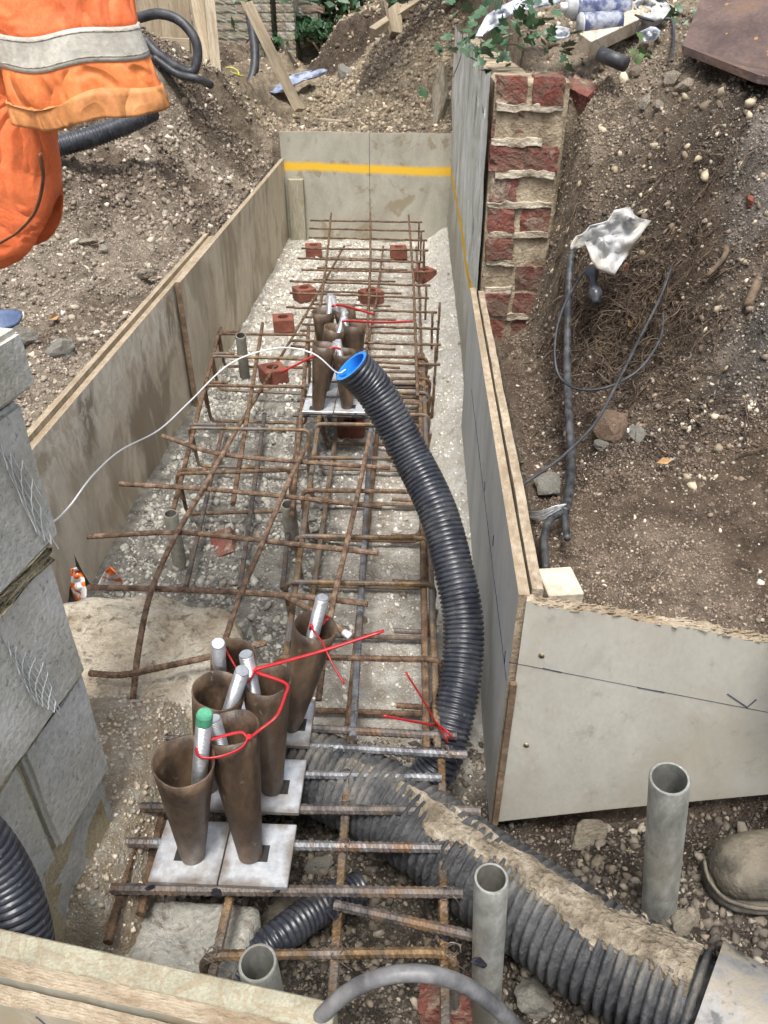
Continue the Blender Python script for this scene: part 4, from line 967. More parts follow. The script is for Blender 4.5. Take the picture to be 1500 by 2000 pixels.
for (x, y, z, s) in ((-.405, .680, ZF + .003, 1), (-.298, .678, ZF + .003, 1), (-.20, .682, ZF + .003, .8), (-.105, .684, ZF - .006, 1.2), (-.107, .655, ZF - .01, 1.3), (-.11, .978, ZF - .004, 1.2), (-.19, .983, ZF, .9), (-.19, .912, ZF, .9), (-.195, .838, ZF, .9), (-.19, .768, ZF, .9), (-.42, .765, ZF, .9), (-.42, .835, ZF, .9), (.069, .628, ZF - .004, 1.3), (.101, .623, ZF + .01, 1.1)):
    o = bpy.data.objects.new('weld', ROCKS[random.randrange(4) * 2].copy()); o.data.materials.clear(); o.data.materials.append(m_weld); link(o, ff)
    o.location = Vector((x, y, z)) - Vector(ff.location); o.scale = (.016 * s, .011 * s, .011 * s); o.rotation_euler = (random.random(), random.random(), random.random())
    o.data.polygons.foreach_set('use_smooth', [True] * len(o.data.polygons))
def tie_wire(x, y, z, s=1.0):
    cs = []
    for k in range(2):
        a0 = random.uniform(0, 6.28); pts = []
        for j in range(9):
            a = a0 + j * .75; rr = .013 * s * (1 - .04 * j)
            pts.append(Vector((x + rr * math.cos(a), y + rr * .55 * math.sin(a), z + .006 + .01 * math.sin(a + k))) - Vector(ff.location))
        cs.append((catmull(pts, 3), .0009))
    p = Vector((x, y, z)) - Vector(ff.location)
    cs.append((catmull([p, p + Vector((random.uniform(-.01, .02), -.012, .014)), p + Vector((random.uniform(0, .035), -.02, -.012))], 5), .0008))
    bundle('tie_wire', cs, m_wire_dark, ff)
for (x, y) in ((-.108, .84), (.069, .842), (-.11, .91), (.07, .97), (.07, .77), (-.104, .768), (.068, .69), (-.10, .592), (.078, .60), (-.285, .58)): tie_wire(x, y, ZF)

# ------------------------------------------------------------------ ANCHOR BOLTS: plate, tapered sleeve, threaded rod
def cone_mesh(h, r0, r1):
    V = []; F = []; S = 28; rings = 8
    for side in (0, 1):
        for k in range(rings + 1):
            t = k / rings if side == 0 else 1 - k / rings
            r = (r0 + (r1 - r0) * t) - (0 if side == 0 else .0022)
            for j in range(S):
                a = 2 * math.pi * j / S; w = 1 + .012 * math.sin(3 * a + 2 * t)
                sm = 1.03 if (side == 0 and j in (20, 21)) else (.97 if side == 1 and j in (4, 5) else 1)
                V.append((r * w * sm * math.cos(a), r * w * sm * math.sin(a), t * h + (.0012 * math.sin(5 * a) if t == 1 else 0)))
    n = len(V) // S
    for k in range(n - 1):
        for j in range(S): F.append((k * S + j, k * S + (j + 1) % S, (k + 1) * S + (j + 1) % S, (k + 1) * S + j))
    return V, F
def anchor(cx, cy, zt, base, topc, rodtop, r1, label, group, tip=None, sz=.113):
    t = thing('anchor_bolt', label, 'anchor bolt', (cx, cy, zt), 0.0, group)
    bm = box_bm((-sz / 2, -sz / 2, -.006), (sz / 2, sz / 2, .004), .0012)
    pl = bm_obj('base_plate', bm, m_plate, t)
    b = Vector(base); d = Vector(topc) - b; h = d.length
    lo = b - Vector(t.location)
    dirx = .012
    sx_ = -.010 if cx < -.3 else .010
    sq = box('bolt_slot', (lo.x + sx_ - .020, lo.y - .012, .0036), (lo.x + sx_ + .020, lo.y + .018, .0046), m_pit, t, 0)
    V, F = cone_mesh(h, .0200, r1)
    c = mesh_obj('bolt_sleeve', V, F, m_cone, t, True); c.location = lo + Vector((0, 0, .005)); c.rotation_mode = 'QUATERNION'; c.rotation_quaternion = d.to_track_quat('Z', 'Y')
    if rodtop is not None:
        rt = Vector(rodtop); rb = b + (b - b) + Vector((0, 0, .01)); dd = rt - rb
        Vr, Fr = sweep([(0, 0, 0), (0, 0, dd.length - .003), (0, 0, dd.length)], lambda s: .0118 if s < .99 else .0098, 16)
        r = mesh_obj('threaded_rod', Vr, Fr, m_rod, t, True); r.location = rb - Vector(t.location); r.rotation_mode = 'QUATERNION'; r.rotation_quaternion = dd.to_track_quat('Z', 'Y')
        bmm = bmesh.new(); bmm.from_mesh(r.data); 
        for f in bmm.faces:
            if len(f.verts) > 4: f.smooth = False
        bmm.to_mesh(r.data); bmm.free()
        if tip:
            L = dd.length; o = tube('painted_tip', [(0, 0, L - .02), (0, 0, L - .003), (0, 0, L + .0008)], lambda s: .0121 if s < .9 else .0101, m_green, r, 16, smooth=False)
    return t
PZ = .203
xs_ = (-.357, -.242)
near_spec = [
    (xs_[0], .737, (378, 1672), (360, 1490), .046, (400, 1393), 'nearest brown tapered bolt sleeve, left, whose rod has a green painted tip', True),
    (xs_[1], .737, (490, 1672), (452, 1425), .044, (416, 1402), 'second nearest brown bolt sleeve, right one on the front pair of plates', None),
    (xs_[0], .873, None, (428, 1352), .043, (474, 1308), 'brown bolt sleeve in the left of the middle pair of near plates', None),
    (xs_[1], .873, (532, 1542), (520, 1330), .042, (480, 1276), 'brown bolt sleeve in the right of the middle pair of near plates', None),
    (xs_[0], 1.018, None, (457, 1288), .040, (426, 1256), 'dark brown bolt sleeve at back left of the near group of six', None),
    (xs_[1], 1.018, (568, 1420), (617, 1226), .040, (630, 1166), 'brown bolt sleeve leaning right at the back of the near group of six', None)]
ANCH = []
for (cx, cy, bp_, tp, r1, rt, lab, tip) in near_spec:
    b = Vector((cx - .004, cy - .012, PZ)) if bp_ is None else Z(*bp_, PZ)
    tz = .46 if cy < .8 else (.455 if cy < .95 else .45)
    T = Z(*tp, tz); RT = Z(*rt, {400: .545, 416: .485}.get(rt[0], .52))
    ANCH.append((b, T, RT)); anchor(cx, cy, PZ, b, T, RT, r1, lab, 'bolt sleeves of the near group', tip)
fxs = (-.332, -.222)
far_spec = [
    (fxs[0], 2.43, (621, 800), (633, 676), (656, 668), 'far brown bolt sleeve on front left far plate', .040),
    (fxs[1], 2.43, (678, 797), (672, 690), (660, 664), 'far brown bolt sleeve beside the blue lined duct mouth', .040),
    (fxs[0], 2.56, None, (655, 643), (675, 608), 'far brown bolt sleeve in the middle of the far group, rod leaning right', .040),
    (fxs[1], 2.56, None, (692, 634), (671, 604), 'far brown bolt sleeve in the middle right of the far group', .040),
    (fxs[0], 2.69, None, (631, 610), (645, 574), 'far brown bolt sleeve at the back left of the far group', .040),
    (fxs[1], 2.69, None, (672, 604), (648, 578), 'far brown bolt sleeve at the back right of the far group', .040)]
FAN = []
for (cx, cy, bp_, tp, rt, lab, r1) in far_spec:
    b = Vector((cx, cy - .012, PZ)) if bp_ is None else Z(*bp_, PZ)
    T = Yp(*tp, cy - .01); RT = Yp(*rt, cy - .005)
    FAN.append((b, T, RT)); anchor(cx, cy, PZ, b, T, RT, r1, lab, 'bolt sleeves of the far group', None, .108)
# bars that carry the far plates
fb = thing('rebar_cage', 'short welded bars under the far bolt plates with dark weld blobs', 'rebar cage', (-.28, 2.5, .15))
for y in (2.385, 2.505, 2.625):
    add(fb, 'cross_bar', [(-.42, y, .188), (.05, y + .004, .188)], .0078, m_steel_dark)
for x in (-.37, -.29, -.20, -.17):
    o = bpy.data.objects.new('weld', ROCKS[random.randrange(4) * 2].copy()); o.data.materials.clear(); o.data.materials.append(m_weld); link(o, fb)
    o.location = Vector((x, 2.378, .192)) - Vector(fb.location); o.scale = (.017, .012, .012)

# red cable ties
def strap(name, pts, label, w=.0030, t=.0016, head=None, smooth_n=6):
    o = thing('cable_tie', label, 'cable tie', pts[0])
    off = Vector(pts[0]); q = catmull([Vector(p) - off for p in pts], smooth_n) if len(pts) > 2 else [Vector(p) - off for p in pts]
    tube('strap', q, 1.0, m_red, o, 6, flat=(w, t))
    if head is not None:
        h = Vector(head) - off; box('lock_head', h - Vector((.004, .004, .003)), h + Vector((.004, .004, .003)), m_red, o, .0008)
    return o
def loop(c, r, n=12, tilt=(0, 0), a0=0, ex=(1, 1)):
    return [Vector(c) + Vector((r * ex[0] * math.cos(a0 + 2 * math.pi * k / n), r * ex[1] * math.sin(a0 + 2 * math.pi * k / n), tilt[0] * math.cos(a0 + 2 * math.pi * k / n) + tilt[1] * math.sin(a0 + 2 * math.pi * k / n))) for k in range(n + 1)]
hA = Z(486, 1440, .475)
A0, A1 = Z(402, 1450, .478), Z(440, 1437, .478)
strap('t', [hA, Z(470, 1462, .47), Z(430, 1478, .47), Z(395, 1480, .47), Z(384, 1468, .478), Z(390, 1452, .487), Z(420, 1442, .487), Z(470, 1430, .482), hA, Z(510, 1423, .475), Z(540, 1398, .485), Z(556, 1360, .49), Z(558, 1335, .487), Z(500, 1313, .489)], 'red cable tie round the front pair of rods with tail curving upward', head=hA)
hB = Z(497, 1308, .49)
strap('t', [hB, Z(490, 1325, .482), Z(472, 1338, .478), Z(457, 1334, .482), Z(456, 1325, .488), Z(478, 1318, .496), hB, Z(620, 1274, .52), Z(750, 1232, .55)], 'red cable tie round the middle rods with a long straight tail to the right', head=hB)
strap('t', [Z(437, 1262, .475), Z(450, 1285, .478), Z(465, 1312, .48)], 'short red cable tie tail between the back left rod and the middle rods')
hC = Z(609, 1222, .465)
strap('t', [Z(638, 1207, .465), Z(630, 1219, .458), hC, Z(606, 1229, .456), Z(618, 1208, .478), Z(636, 1203, .472), Z(640, 1210, .462), hC, Z(630, 1256, .475), Z(650, 1298, .46), Z(673, 1336, .44)], 'red cable tie round the back right rod with tail hanging across its sleeve', head=hC, w=.0018)
hD = Yp(852, 1414, 1.025)
strap('t', [hD, Yp(872, 1428, .995), Yp(884, 1442, .99)], 'red cable tie round the black duct foot', head=hD, w=.003)
strap('t', [hD + Vector((0, -.004, .004)), Yp(825, 1365, 1.01), Yp(793, 1314, 1.0)], 'red cable tie tail sticking up to the left from the duct foot')
strap('t', [hD + Vector((-.003, -.004, 0)), Yp(800, 1408, 1.0), Yp(748, 1398, .99)], 'red cable tie tail lying flat to the left of the duct foot')
strap('t', [hD + Vector((.004, -.006, -.002)), Yp(868, 1436, .985), Yp(874, 1450, .98)], 'short red cable tie end below the duct knot')
strap('t', [Yp(648, 598, 2.67), Yp(664, 596, 2.66), Yp(700, 605, 2.62), Yp(732, 614, 2.6)], 'red cable tie on the back far rod with tail to the right', w=.004, head=Yp(655, 597, 2.66))
strap('t', [Yp(668, 628, 2.54), Yp(684, 627, 2.53), Yp(740, 630, 2.5), Yp(806, 628, 2.48)], 'red cable tie on the middle far rod with long level tail', w=.004, head=Yp(681, 626, 2.53))
strap('t', [Yp(666, 682, 2.40), Yp(648, 680, 2.40), Yp(600, 702, 2.38), Yp(548, 728, 2.36)], 'red cable tie on the front far rod with tail slanting down left', w=.004, head=Yp(646, 680, 2.40))

# ------------------------------------------------------------------ DUCTS AND PIPES
def corrug(pitch, depth):
    def f(i, s, a):
        w = (s / pitch) % 1.0
        return 1 - (depth if w > .52 else (0))
    return f
def duct(name, pts, r, pitch, mat, parent, depth=.10, sides=24, wall=.004, mouth=True, lining=None):
    c = resample(catmull(pts, 24), pitch / 6)
    V, F = sweep(c, r, sides, corrug(pitch, depth), False)
    o = mesh_obj(name, V, F, mat, parent, True)
    if mouth:
        inner = c[:max(8, int(.25 / (pitch / 6)))]
        V, F = sweep(inner, r * (1 - depth) - wall, sides, None, False)
        i_ = mesh_obj('inner_lining', V, [f[::-1] for f in F], lining or mat, parent, True)
        V = []; F = []
        for k, rr in enumerate((r * .985, r * (1 - depth) - wall)):
            v, _ = sweep(c[:2], rr, sides, None, False); V += v[:sides]
        for k in range(sides): F.append((k, (k + 1) % sides, sides + (k + 1) % sides, sides + k))
        mesh_obj('rim', V, F, lining or mat, parent, False)
    return o
D0 = thing('cable_duct', 'tall bent black corrugated duct with blue lined mouth standing in the trench', 'duct')
dpts = [Yp(686, 714, 1.545), Yp(735, 768, 1.55), Yp(800, 885, 1.50), Yp(855, 1000, 1.40), Yp(890, 1130, 1.29), Yp(905, 1220, 1.22), Yp(900, 1320, 1.14), Yp(880, 1420, 1.06), Yp(862, 1480, 1.02), Yp(830, 1530, .99)]
duct('duct_wall', dpts, .0435, .0104, m_black, D0, .10, 28, .004, True, m_blue)
D1 = thing('drainage_pipe', 'fat muddy corrugated drainage pipe crossing the front of the trench', 'pipe')
ppts = [Z(470, 1475, .10), Z(560, 1490, .11), Z(650, 1522, .115), Z(770, 1582, .12), Z(870, 1655, .125), Z(970, 1728, .138), Z(1060, 1788, .15), Z(1150, 1850, .16), Z(1260, 1912, .172), Z(1345, 1958, .18), Z(1440, 2012, .186)]
duct('pipe_wall', ppts, .081, .0166, m_drain, D1, .17, 36, .004, False)
def mud_crust(pts, r, parent):
    c = resample(catmull(pts, 24), .0035); V = []; F = []; A = 48; keep = {}
    for i, p in enumerate(c):
        t = (c[min(i + 1, len(c) - 1)] - c[max(i - 1, 0)]).normalized(); side = t.cross(Vector((0, 0, 1))).normalized(); up = side.cross(t)
        for k in range(A):
            a = -1.25 + 2.5 * k / (A - 1); s_ = i * .0035
            m = float(fbm(s_ * 7 + 3, a * 1.6, 301, 4, .6)) * .9 + .52 - abs(a + .12) * .95 + .16 * float(fbm(s_ * 40, a * 7, 303, 3)) - .14 - .65 * max(0.0, min(1.0, (.46 - s_) / .12)) + .10 * max(0.0, min(1.0, (s_ - .6) / .2))
            rr = r * (.815 + .195 * min(1, max(0, m + .06) * 3.2) ** .6) + .004 * max(0, m) * float(vnoise(s_ * 160, a * 14, 305)) + .0016 * float(fbm(s_ * 90, a * 8, 306, 3))
            V.append(p + (up * math.cos(a) + side * math.sin(a)) * rr); keep[(i, k)] = m
    for i in range(len(c) - 1):
        for k in range(A - 1):
            if max(keep[(i, k)], keep[(i + 1, k)], keep[(i, k + 1)], keep[(i + 1, k + 1)]) > -.04: F.append((i * A + k, (i + 1) * A + k, (i + 1) * A + k + 1, i * A + k + 1))
    o = mesh_obj('dried_mud', V, F, m_mudcake, parent, False); return o
mud_crust(ppts[:-1], .081, D1)
D2 = thing('pipe_coupler', 'smooth grey mud spattered coupler on the drainage pipe in the bottom right corner', 'coupler')
cp = [Z(1368, 1966, .184), Z(1480, 2034, .188), Z(1620, 2120, .19), Z(1800, 2230, .19)]
V, F = sweep(resample(cp, .01), .094, 40, lambda i, s, a: 1.03 if s < .012 else 1, False); mesh_obj('sleeve_wall', V, F, m_coupler, D2, True)
V, F = sweep(resample(cp, .01), .090, 40, None, False); mesh_obj('inner_wall', V, [f[::-1] for f in F], m_coupler, D2, True)
D3 = thing('cable_duct', 'black corrugated duct curving up beside the block wall at the left edge', 'duct')
duct('duct_wall', [Yp(-110, 1590, .52), Yp(-45, 1640, .52), Yp(5, 1710, .51), Yp(38, 1790, .49), Yp(55, 1880, .47), Yp(60, 1990, .45)], .034, .0100, m_black, D3, .11, 28, .004, False)
D4 = thing('cable_duct', 'thin black corrugated duct lying under the front steel frame', 'duct')
duct('duct_wall', [Z(700, 1735, .02), Z(620, 1775, .05), Z(540, 1835, .07), Z(475, 1890, .06), Z(430, 1960, .04)], .031, .0105, m_black, D4, .10, 24, .003, False)
D5 = thing('cable_duct', 'black corrugated duct end poking from the heap below the orange sleeve', 'duct')
q0 = G(125, 288, .09); duct('duct_wall', [Yp(90, 292, q0.y - .02), Yp(125, 283, q0.y), Yp(185, 266, q0.y + .03), Yp(240, 245, q0.y + .08), Yp(300, 215, q0.y + .2)], .046, .016, m_black, D5, .10, 24, .003, True)

def scaffold(label, top, bot, r=.02415, gm=None):
    gm = gm or m_galv
    t = thing('steel_tube', label, 'tube', bot); a = Vector((0, 0, 0)); b = Vector(top) - Vector(bot); d = b.normalized()
    V, F = sweep([a, b - d * .002, b], lambda s: r if s < .9 else r - .0012, 28, None, False); w = mesh_obj('tube_wall', V, F, gm, t, True)
    V, F = sweep([b, b - d * .30], r - .0042, 28, None, False); mesh_obj('tube_bore', V, [f[::-1] for f in F], gm, t, True)
    va, _ = sweep([b, b - d * .1], r - .0012, 28, None, False); vb, _ = sweep([b, b - d * .1], r - .0042, 28, None, False)
    V = va[:28] + vb[:28]; F = [(k, (k + 1) % 28, 28 + (k + 1) % 28, 28 + k) for k in range(28)]; mesh_obj('cut_rim', V, F, gm, t)
    return t
def low(px, py, z, ztop_pt, dz): return None
scaffold('tall galvanised steel tube standing right of the drainage pipe', Yp(1308, 1520, .675), Yp(1283, 1800, .70) + Vector((.02, 0, -.12)), .027)
t2 = scaffold('galvanised steel tube welded to the front frame brace, in front of the drainage pipe', (.122, .601, .39), (.146, .590, -.08))
o = bpy.data.objects.new('weld', ROCKS[2].copy()); o.data.materials.clear(); o.data.materials.append(m_weld); link(o, t2); o.location = Vector((.118, .578, .212)) - Vector(t2.location); o.scale = (.018, .010, .012); o.data.polygons.foreach_set('use_smooth', [True] * len(o.data.polygons))
t3c = O + ray(503, 1880) * .94
scaffold('short galvanised steel tube at the bottom behind the foreground board', t3c, (t3c.x + .015, t3c.y - .005, -.08))
scaffold('galvanised stake driven under the left cage near the broken board', Z(333, 1003, .20), Z(352, 1105, .0) - Vector((0, 0, .03)), .020, m_stake)
scaffold('galvanised stake against the far left board behind the cage', Z(470, 655, .22), Z(478, 735, .0) - Vector((0, 0, .03)), .022, m_stake)
scaffold('galvanised stake standing between the two cages', Z(563, 985, .16), Z(572, 1060, .0) - Vector((0, 0, .03)), .022, m_stake)
hz = thing('rubber_hose', 'grey rubber hose arching across the bottom edge', 'hose')
h0 = Z(520, 2120, .40); h1 = Z(1090, 2130, .40)
tube('hose_wall', catmull([(h0.x - .03, h0.y - .03, .2), h0, Z(610, 2005, .48), Z(680, 1938, .53), Z(760, 1905, .56), Z(850, 1905, .56), Z(930, 1938, .53), Z(1010, 2010, .48), h1, (h1.x + .03, h1.y - .04, .12)], 14), .0088, m_hose, hz, 16)

# draw cord
tag(tube('draw_cord', catmull([Yp(675, 722, 1.56), Yp(657, 727, 1.535), Yp(610, 690, 1.52), Yp(540, 680, 1.55), Yp(450, 710, 1.50), Yp(370, 785, 1.42), Yp(310, 840, 1.34), Yp(235, 880, 1.22), Yp(180, 930, 1.10), Yp(135, 990, .98), Yp(95, 1024, .83), Yp(40, 1030, .76), Yp(-40, 1030, .70)], 10), .0016, m_white_cord), 'white draw cord looping from the duct mouth to the block wall', 'cord')

# ------------------------------------------------------------------ BRICKS IN THE TRENCH (cored spacers)
def cored_brick():
    bm = bmesh.new()
    w, d, h = .103, .103, .066
    def ringp(cx, cy, r, n=12): return [(cx + r * math.cos(2 * math.pi * k / n), cy + r * math.sin(2 * math.pi * k / n)) for k in range(n)]
    # top plate with two cores made by a grid of quads is overkill; build as cube + recessed dark cores
    bmesh.ops.create_cube(bm, size=1.0)
    for v in bm.verts: v.co = Vector((v.co.x * w, v.co.y * d, (v.co.z + .5) * h))
    bmesh.ops.bevel(bm, geom=bm.edges[:], offset=.003, segments=1, affect='EDGES')
    topf = max(bm.faces, key=lambda f: f.calc_center_median().z)
    tv = [v.co.copy() for v in topf.verts]; bmesh.ops.delete(bm, geom=[topf], context='FACES_ONLY')
    r1 = [bm.verts.new((x, y, h)) for x, y in ringp(0, 0, .027, 12)]
    b1 = [bm.verts.new((x, y, .006)) for x, y in ringp(0, 0, .025, 12)]
    bm.verts.ensure_lookup_table()
    corner = sorted([v for v in bm.verts if abs(v.co.z - h) < 1e-5 and v not in r1], key=lambda v: math.atan2(v.co.y, v.co.x))
    angs = [math.atan2(v.co.y, v.co.x) for v in corner]
    n = 12
    ringv = sorted(r1, key=lambda v: math.atan2(v.co.y, v.co.x))
    def near_corner(a): return min(range(len(corner)), key=lambda i: abs((angs[i] - a + math.pi) % (2 * math.pi) - math.pi))
    own = [near_corner(math.atan2(v.co.y, v.co.x)) for v in ringv]
    for k in range(n):
        a, b = ringv[k], ringv[(k + 1) % n]; ca, cb = corner[own[k]], corner[own[(k + 1) % n]]
        bm.faces.new((a, b, ca) if ca is cb else (a, b, cb, ca))
    for k in range(n):
        bm.faces.new((r1[k], b1[k], b1[(k + 1) % n], r1[(k + 1) % n]))
    bm.faces.new(b1); bmesh.ops.recalc_face_normals(bm, faces=bm.faces)
    me = bpy.data.meshes.new('brick'); bm.to_mesh(me); bm.free(); me.materials.append(m_newbrick); return me
CB = cored_brick()
for (px, py, z, rz, lab) in ((533, 752, 0, .5, 'red cored brick left of the far plates, nearest of the spacer bricks'), (553, 650, 0, .2, 'red cored brick near the left board behind the cage'), (594, 590, 0, .55, 'red cored brick with round hole, left side under the far cage'), (724, 596, 0, .7, 'red cored brick under the middle of the far cage'), (829, 553, 0, .6, 'red cored brick on the right under the far cage'), (778, 507, 0, .1, 'red cored brick near the end board, right'), (612, 503, 0, .15, 'red cored brick near the end board, left'), (684, 862, -.02, .1, 'dark red brick in the shade under the far plates')):
    o = link(bpy.data.objects.new('brick', CB)); p = Z(px, py, z); o.location = (p.x, p.y + .03, z + .006); o.rotation_euler = (0, 0, rz); tag(o, lab, 'brick', 'spacer bricks in the trench')
    if py > 700: o.scale = (1.0, 1.0, 1.0)
for (px, py, z, lab) in ((440, 1070, -.012, 'broken red brick with pale mortar under the left cage'), (880, 1965, -.02, 'bright red broken brick under the hose'), (1130, 185, None, 'broken red brick fragment beside the top of the brick wall')):
    p = G(px, py) if z is None else Z(px, py, z)
    o = link(bpy.data.objects.new('broken_brick', HB[int(px) % 4])); o.location = p; o.rotation_euler = (.35, .3, .6 + px * .01); o.scale = (1, .8, .8); tag(o, lab, 'brick')

# ------------------------------------------------------------------ RIGHT BANK: cables, plastic, debris
def gpath(pts, lift=.012): return [G(px, py, lift) for px, py in pts]
cb = thing('armoured_cable', 'thick grey armoured cable hanging down the bank with frayed wire strands', 'cable')
cpts = [Yp(1150, 460, 2.30), Yp(1118, 490, 2.25), Yp(1110, 600, 2.10), Yp(1108, 720, 1.92), Yp(1112, 830, 1.70), Yp(1116, 890, 1.60), Yp(1112, 960, 1.46), Yp(1102, 1000, 1.37)]
tube('sheath', catmull(cpts, 10), .0105, m_cable, cb, 12)
tube('split_sheath', catmull([Yp(1102, 1000, 1.37), Yp(1105, 1030, 1.31), Yp(1108, 1052, 1.27)], 6), .0075, m_cable, cb, 10)
tube('inner_core', catmull([Yp(1102, 1000, 1.37), Yp(1075, 1015, 1.34), Yp(1063, 1050, 1.27), Yp(1066, 1112, 1.16)], 8), .008, m_cable, cb, 10)
cs = []
for i in range(30):
    j = random.uniform(-9, 9); k = random.uniform(-4, 4)
    a = Yp(1103 + k, 985, 1.385); c_ = G(1050 + j * .4, 1008 + j, .03); d_ = G(1015 + j, 1002 + j * .8, .03)
    cs.append((catmull([a, Yp(1085 + k + j * .3, 995 + j * .8, 1.365), c_, d_], 5), .0012))
bundle('wire_strand', cs, m_wire, cb)['kind'] = 'stuff'
tag(tube('thin_cable', catmull([Yp(1148, 520, 2.12), Yp(1105, 590, 2.0), Yp(1085, 660, 1.90), Yp(1090, 730, 1.82), Yp(1130, 760, 1.76), Yp(1190, 755, 1.74), Yp(1250, 720, 1.76), Yp(1290, 660, 1.84), Yp(1296, 610, 1.92)], 10), .0034, m_black_dull), 'thin black cable looping in front of the root mass', 'cable')
tag(tube('thin_cable', catmull([Yp(1312, 520, 2.0), Yp(1290, 580, 1.92), Yp(1250, 660, 1.80), Yp(1205, 750, 1.66), Yp(1160, 830, 1.55), Yp(1100, 890, 1.47), Yp(1060, 920, 1.42), Yp(1015, 950, 1.38)], 10), .0036, m_black_dull), 'thin black cable running diagonally from the roots down to the board edge', 'cable')
# torn plastic sheet
def rag(name, label, cat, outline, yd, mat, thick=.002, fold=.03, seed=0, sub=10):
    """a crumpled sheet cut to an outline in the plane facing the viewer, then folded in depth"""
    P = [Vector((p[0], p[1], 0)) for p in outline]; n = len(P); cx = sum(p.x for p in P) / n; cy = sum(p.y for p in P) / n
    V = []; F = []
    pts = resample(P + [P[0]], 12)[:-1]; n = len(pts)
    for k in range(sub + 1):
        t = 1 - k / sub
        for p in pts:
            x = cx + (p.x - cx) * t; y = cy + (p.y - cy) * t
            dep = yd(x, y) + fold * float(fbm(x * .02, y * .02, seed, 4, .6))
            V.append(Yp(x, y, dep))
    for k in range(sub):
        for i in range(n): F.append((k * n + i, k * n + (i + 1) % n, (k + 1) * n + (i + 1) % n, (k + 1) * n + i))
    o = mesh_obj(name, V, F, mat, None, True); md = o.modifiers.new('t', 'SOLIDIFY'); md.thickness = thick
    return tag(o, label, cat)
rag('plastic_sheet', 'torn stiff grey white plastic sheet sticking out of the bank', 'plastic', [(1152, 440), (1185, 432), (1200, 410), (1230, 405), (1238, 422), (1272, 432), (1250, 460), (1225, 500), (1198, 540), (1180, 530), (1162, 525), (1150, 495), (1140, 470), (1125, 465), (1115, 490), (1110, 488), (1122, 462), (1140, 455)], lambda x, y: 2.02 + (x - 1200) * .0004 - (y - 470) * .0006, m_sheet, .003, .08, 5)
tag(tube('taped_cable_end', catmull([Yp(1155, 525, 2.1), Yp(1158, 545, 2.05), Yp(1162, 570, 2.0), Yp(1165, 592, 1.97)], 5), lambda s: .014 + .005 * math.sin(s * 11), m_black, None, 10), 'black taped cable end hanging below the torn plastic', 'cable end')
for (px, py, r, scl, lab, mat, sd) in ((1068, 955, .055, (1, .8, .8), 'grey rough concrete lump beside the cut end of the thick cable', m_greyconc, 11), (1195, 838, .05, (1.2, .9, .9), 'brown cobble half buried at the foot of the root mass', m_cobble, 12), (1248, 852, .036, (1.1, .8, .9), 'pale grey stone beside the brown cobble', m_greyconc, 13), (1227, 840, .014, (1, .8, .9), 'small white flint between cobble and grey stone', m_whitetip, 14), (1175, 868, .026, (1.3, .8, .7), 'flat pale stone below the brown cobble', m_greyconc, 15), (1055, 400, .07, (.9, .5, 1.2), 'yellowish mortar lump in the broken end of the brick wall', m_mortar, 16), (1465, 385, .03, (1.6, .6, .5), 'terracotta shard sticking from the bank at right', m_newbrick, 17), (1225, 520, .02, (1, .6, .8), 'small orange stone under the torn plastic', m_newbrick, 18), (672, 142, .105, (1.0, .8, 1.0), 'squarish grey concrete lump on the spoil behind the end board', m_greyconc, 19), (128, 690, .062, (1.2, 1, .8), 'large grey clod on the left bank above the long board', m_greyconc, 20), (170, 470, .045, (1.1, .7, .6), 'pale flint on the left bank below the orange jacket', m_flint, 21), (285, 535, .045, (1.3, 1, .6), 'tan chalky clod on the left bank', m_oldconc, 22), (1045, 1952, .05, (1.0, .8, .7), 'mottled cobble under the drainage pipe at the bottom', m_greyconc, 23), (1335, 1805, .035, (1.2, .8, .9), 'brown stone between the pipe coupler and the boot', m_oldconc, 24), (1150, 1630, .06, (1.2, .5, .4), 'tan earthy boulder below the side board', m_oldconc, 25), (560, 1790, .06, (1.2, .8, .6), 'brown concrete chunk beside the thin duct under the frame', m_oldconc, 26), (625, 1690, .03, (1.2, .9, .8), 'grey round cobble right of the front plates', m_greyconc, 27), (30, 470 + 200, .07, (1.2, 1, .7), 'grey clod behind the blue tray', m_greyconc, 28)):
    p = G(px, py + 8, 0); rock_thing('stone_lump', p + Vector((0, 0, r * .25)), r, scl, lab, 'stone', mat, (random.uniform(-.4, .4), random.uniform(-.4, .4), random.uniform(0, 3)), sd)
for (px, py, l, rz, lab) in ((1228, 632, .05, 1.4, 'dry brown leaf caught in the roots'), (1297, 902, .04, .3, 'dry tan leaf on the trodden earth'), (105, 620, .05, 1.2, 'dry brown leaf on the left bank')):
    p = G(px, py, .03); V = [(-l / 2, 0, 0), (0, l * .22, .006), (l / 2, 0, .004), (0, -l * .22, .006), (0, 0, -.003)]
    o = mesh_obj('dead_leaf', V, [(0, 4, 1), (1, 4, 2), (2, 4, 3), (3, 4, 0)], m_deadleaf); o.location = p; o.rotation_euler = (1.0 if py < 700 else .5, 0, rz); md = o.modifiers.new('t', 'SOLIDIFY'); md.thickness = .001; tag(o, lab, 'leaf')
for (px, py, dx, dy, r, lab) in ((1100, 790, 26, -28, .006, 'short pale stick beside the thick cable'), (1460, 600, 25, -130, .012, 'thick brown root standing out of the bank at right'), (1310, 440, 12, 70, .010, 'brown root running down the bank right of the plastic'), (1420, 480, -40, 60, .008, 'thin forked root at the right edge')):
    a = G(px, py, .02); b = Yp(px + dx, py + dy, a.y + (.12 if dy < 0 else -.05)); mid = (a + b) / 2 + Vector((.01, -.01, .01))
    tag(tube('root', catmull([a, mid, b], 6), lambda s, r=r: r * (1 - .3 * s), m_timber_grey if r < .007 else m_root, None, 7), lab, 'root')
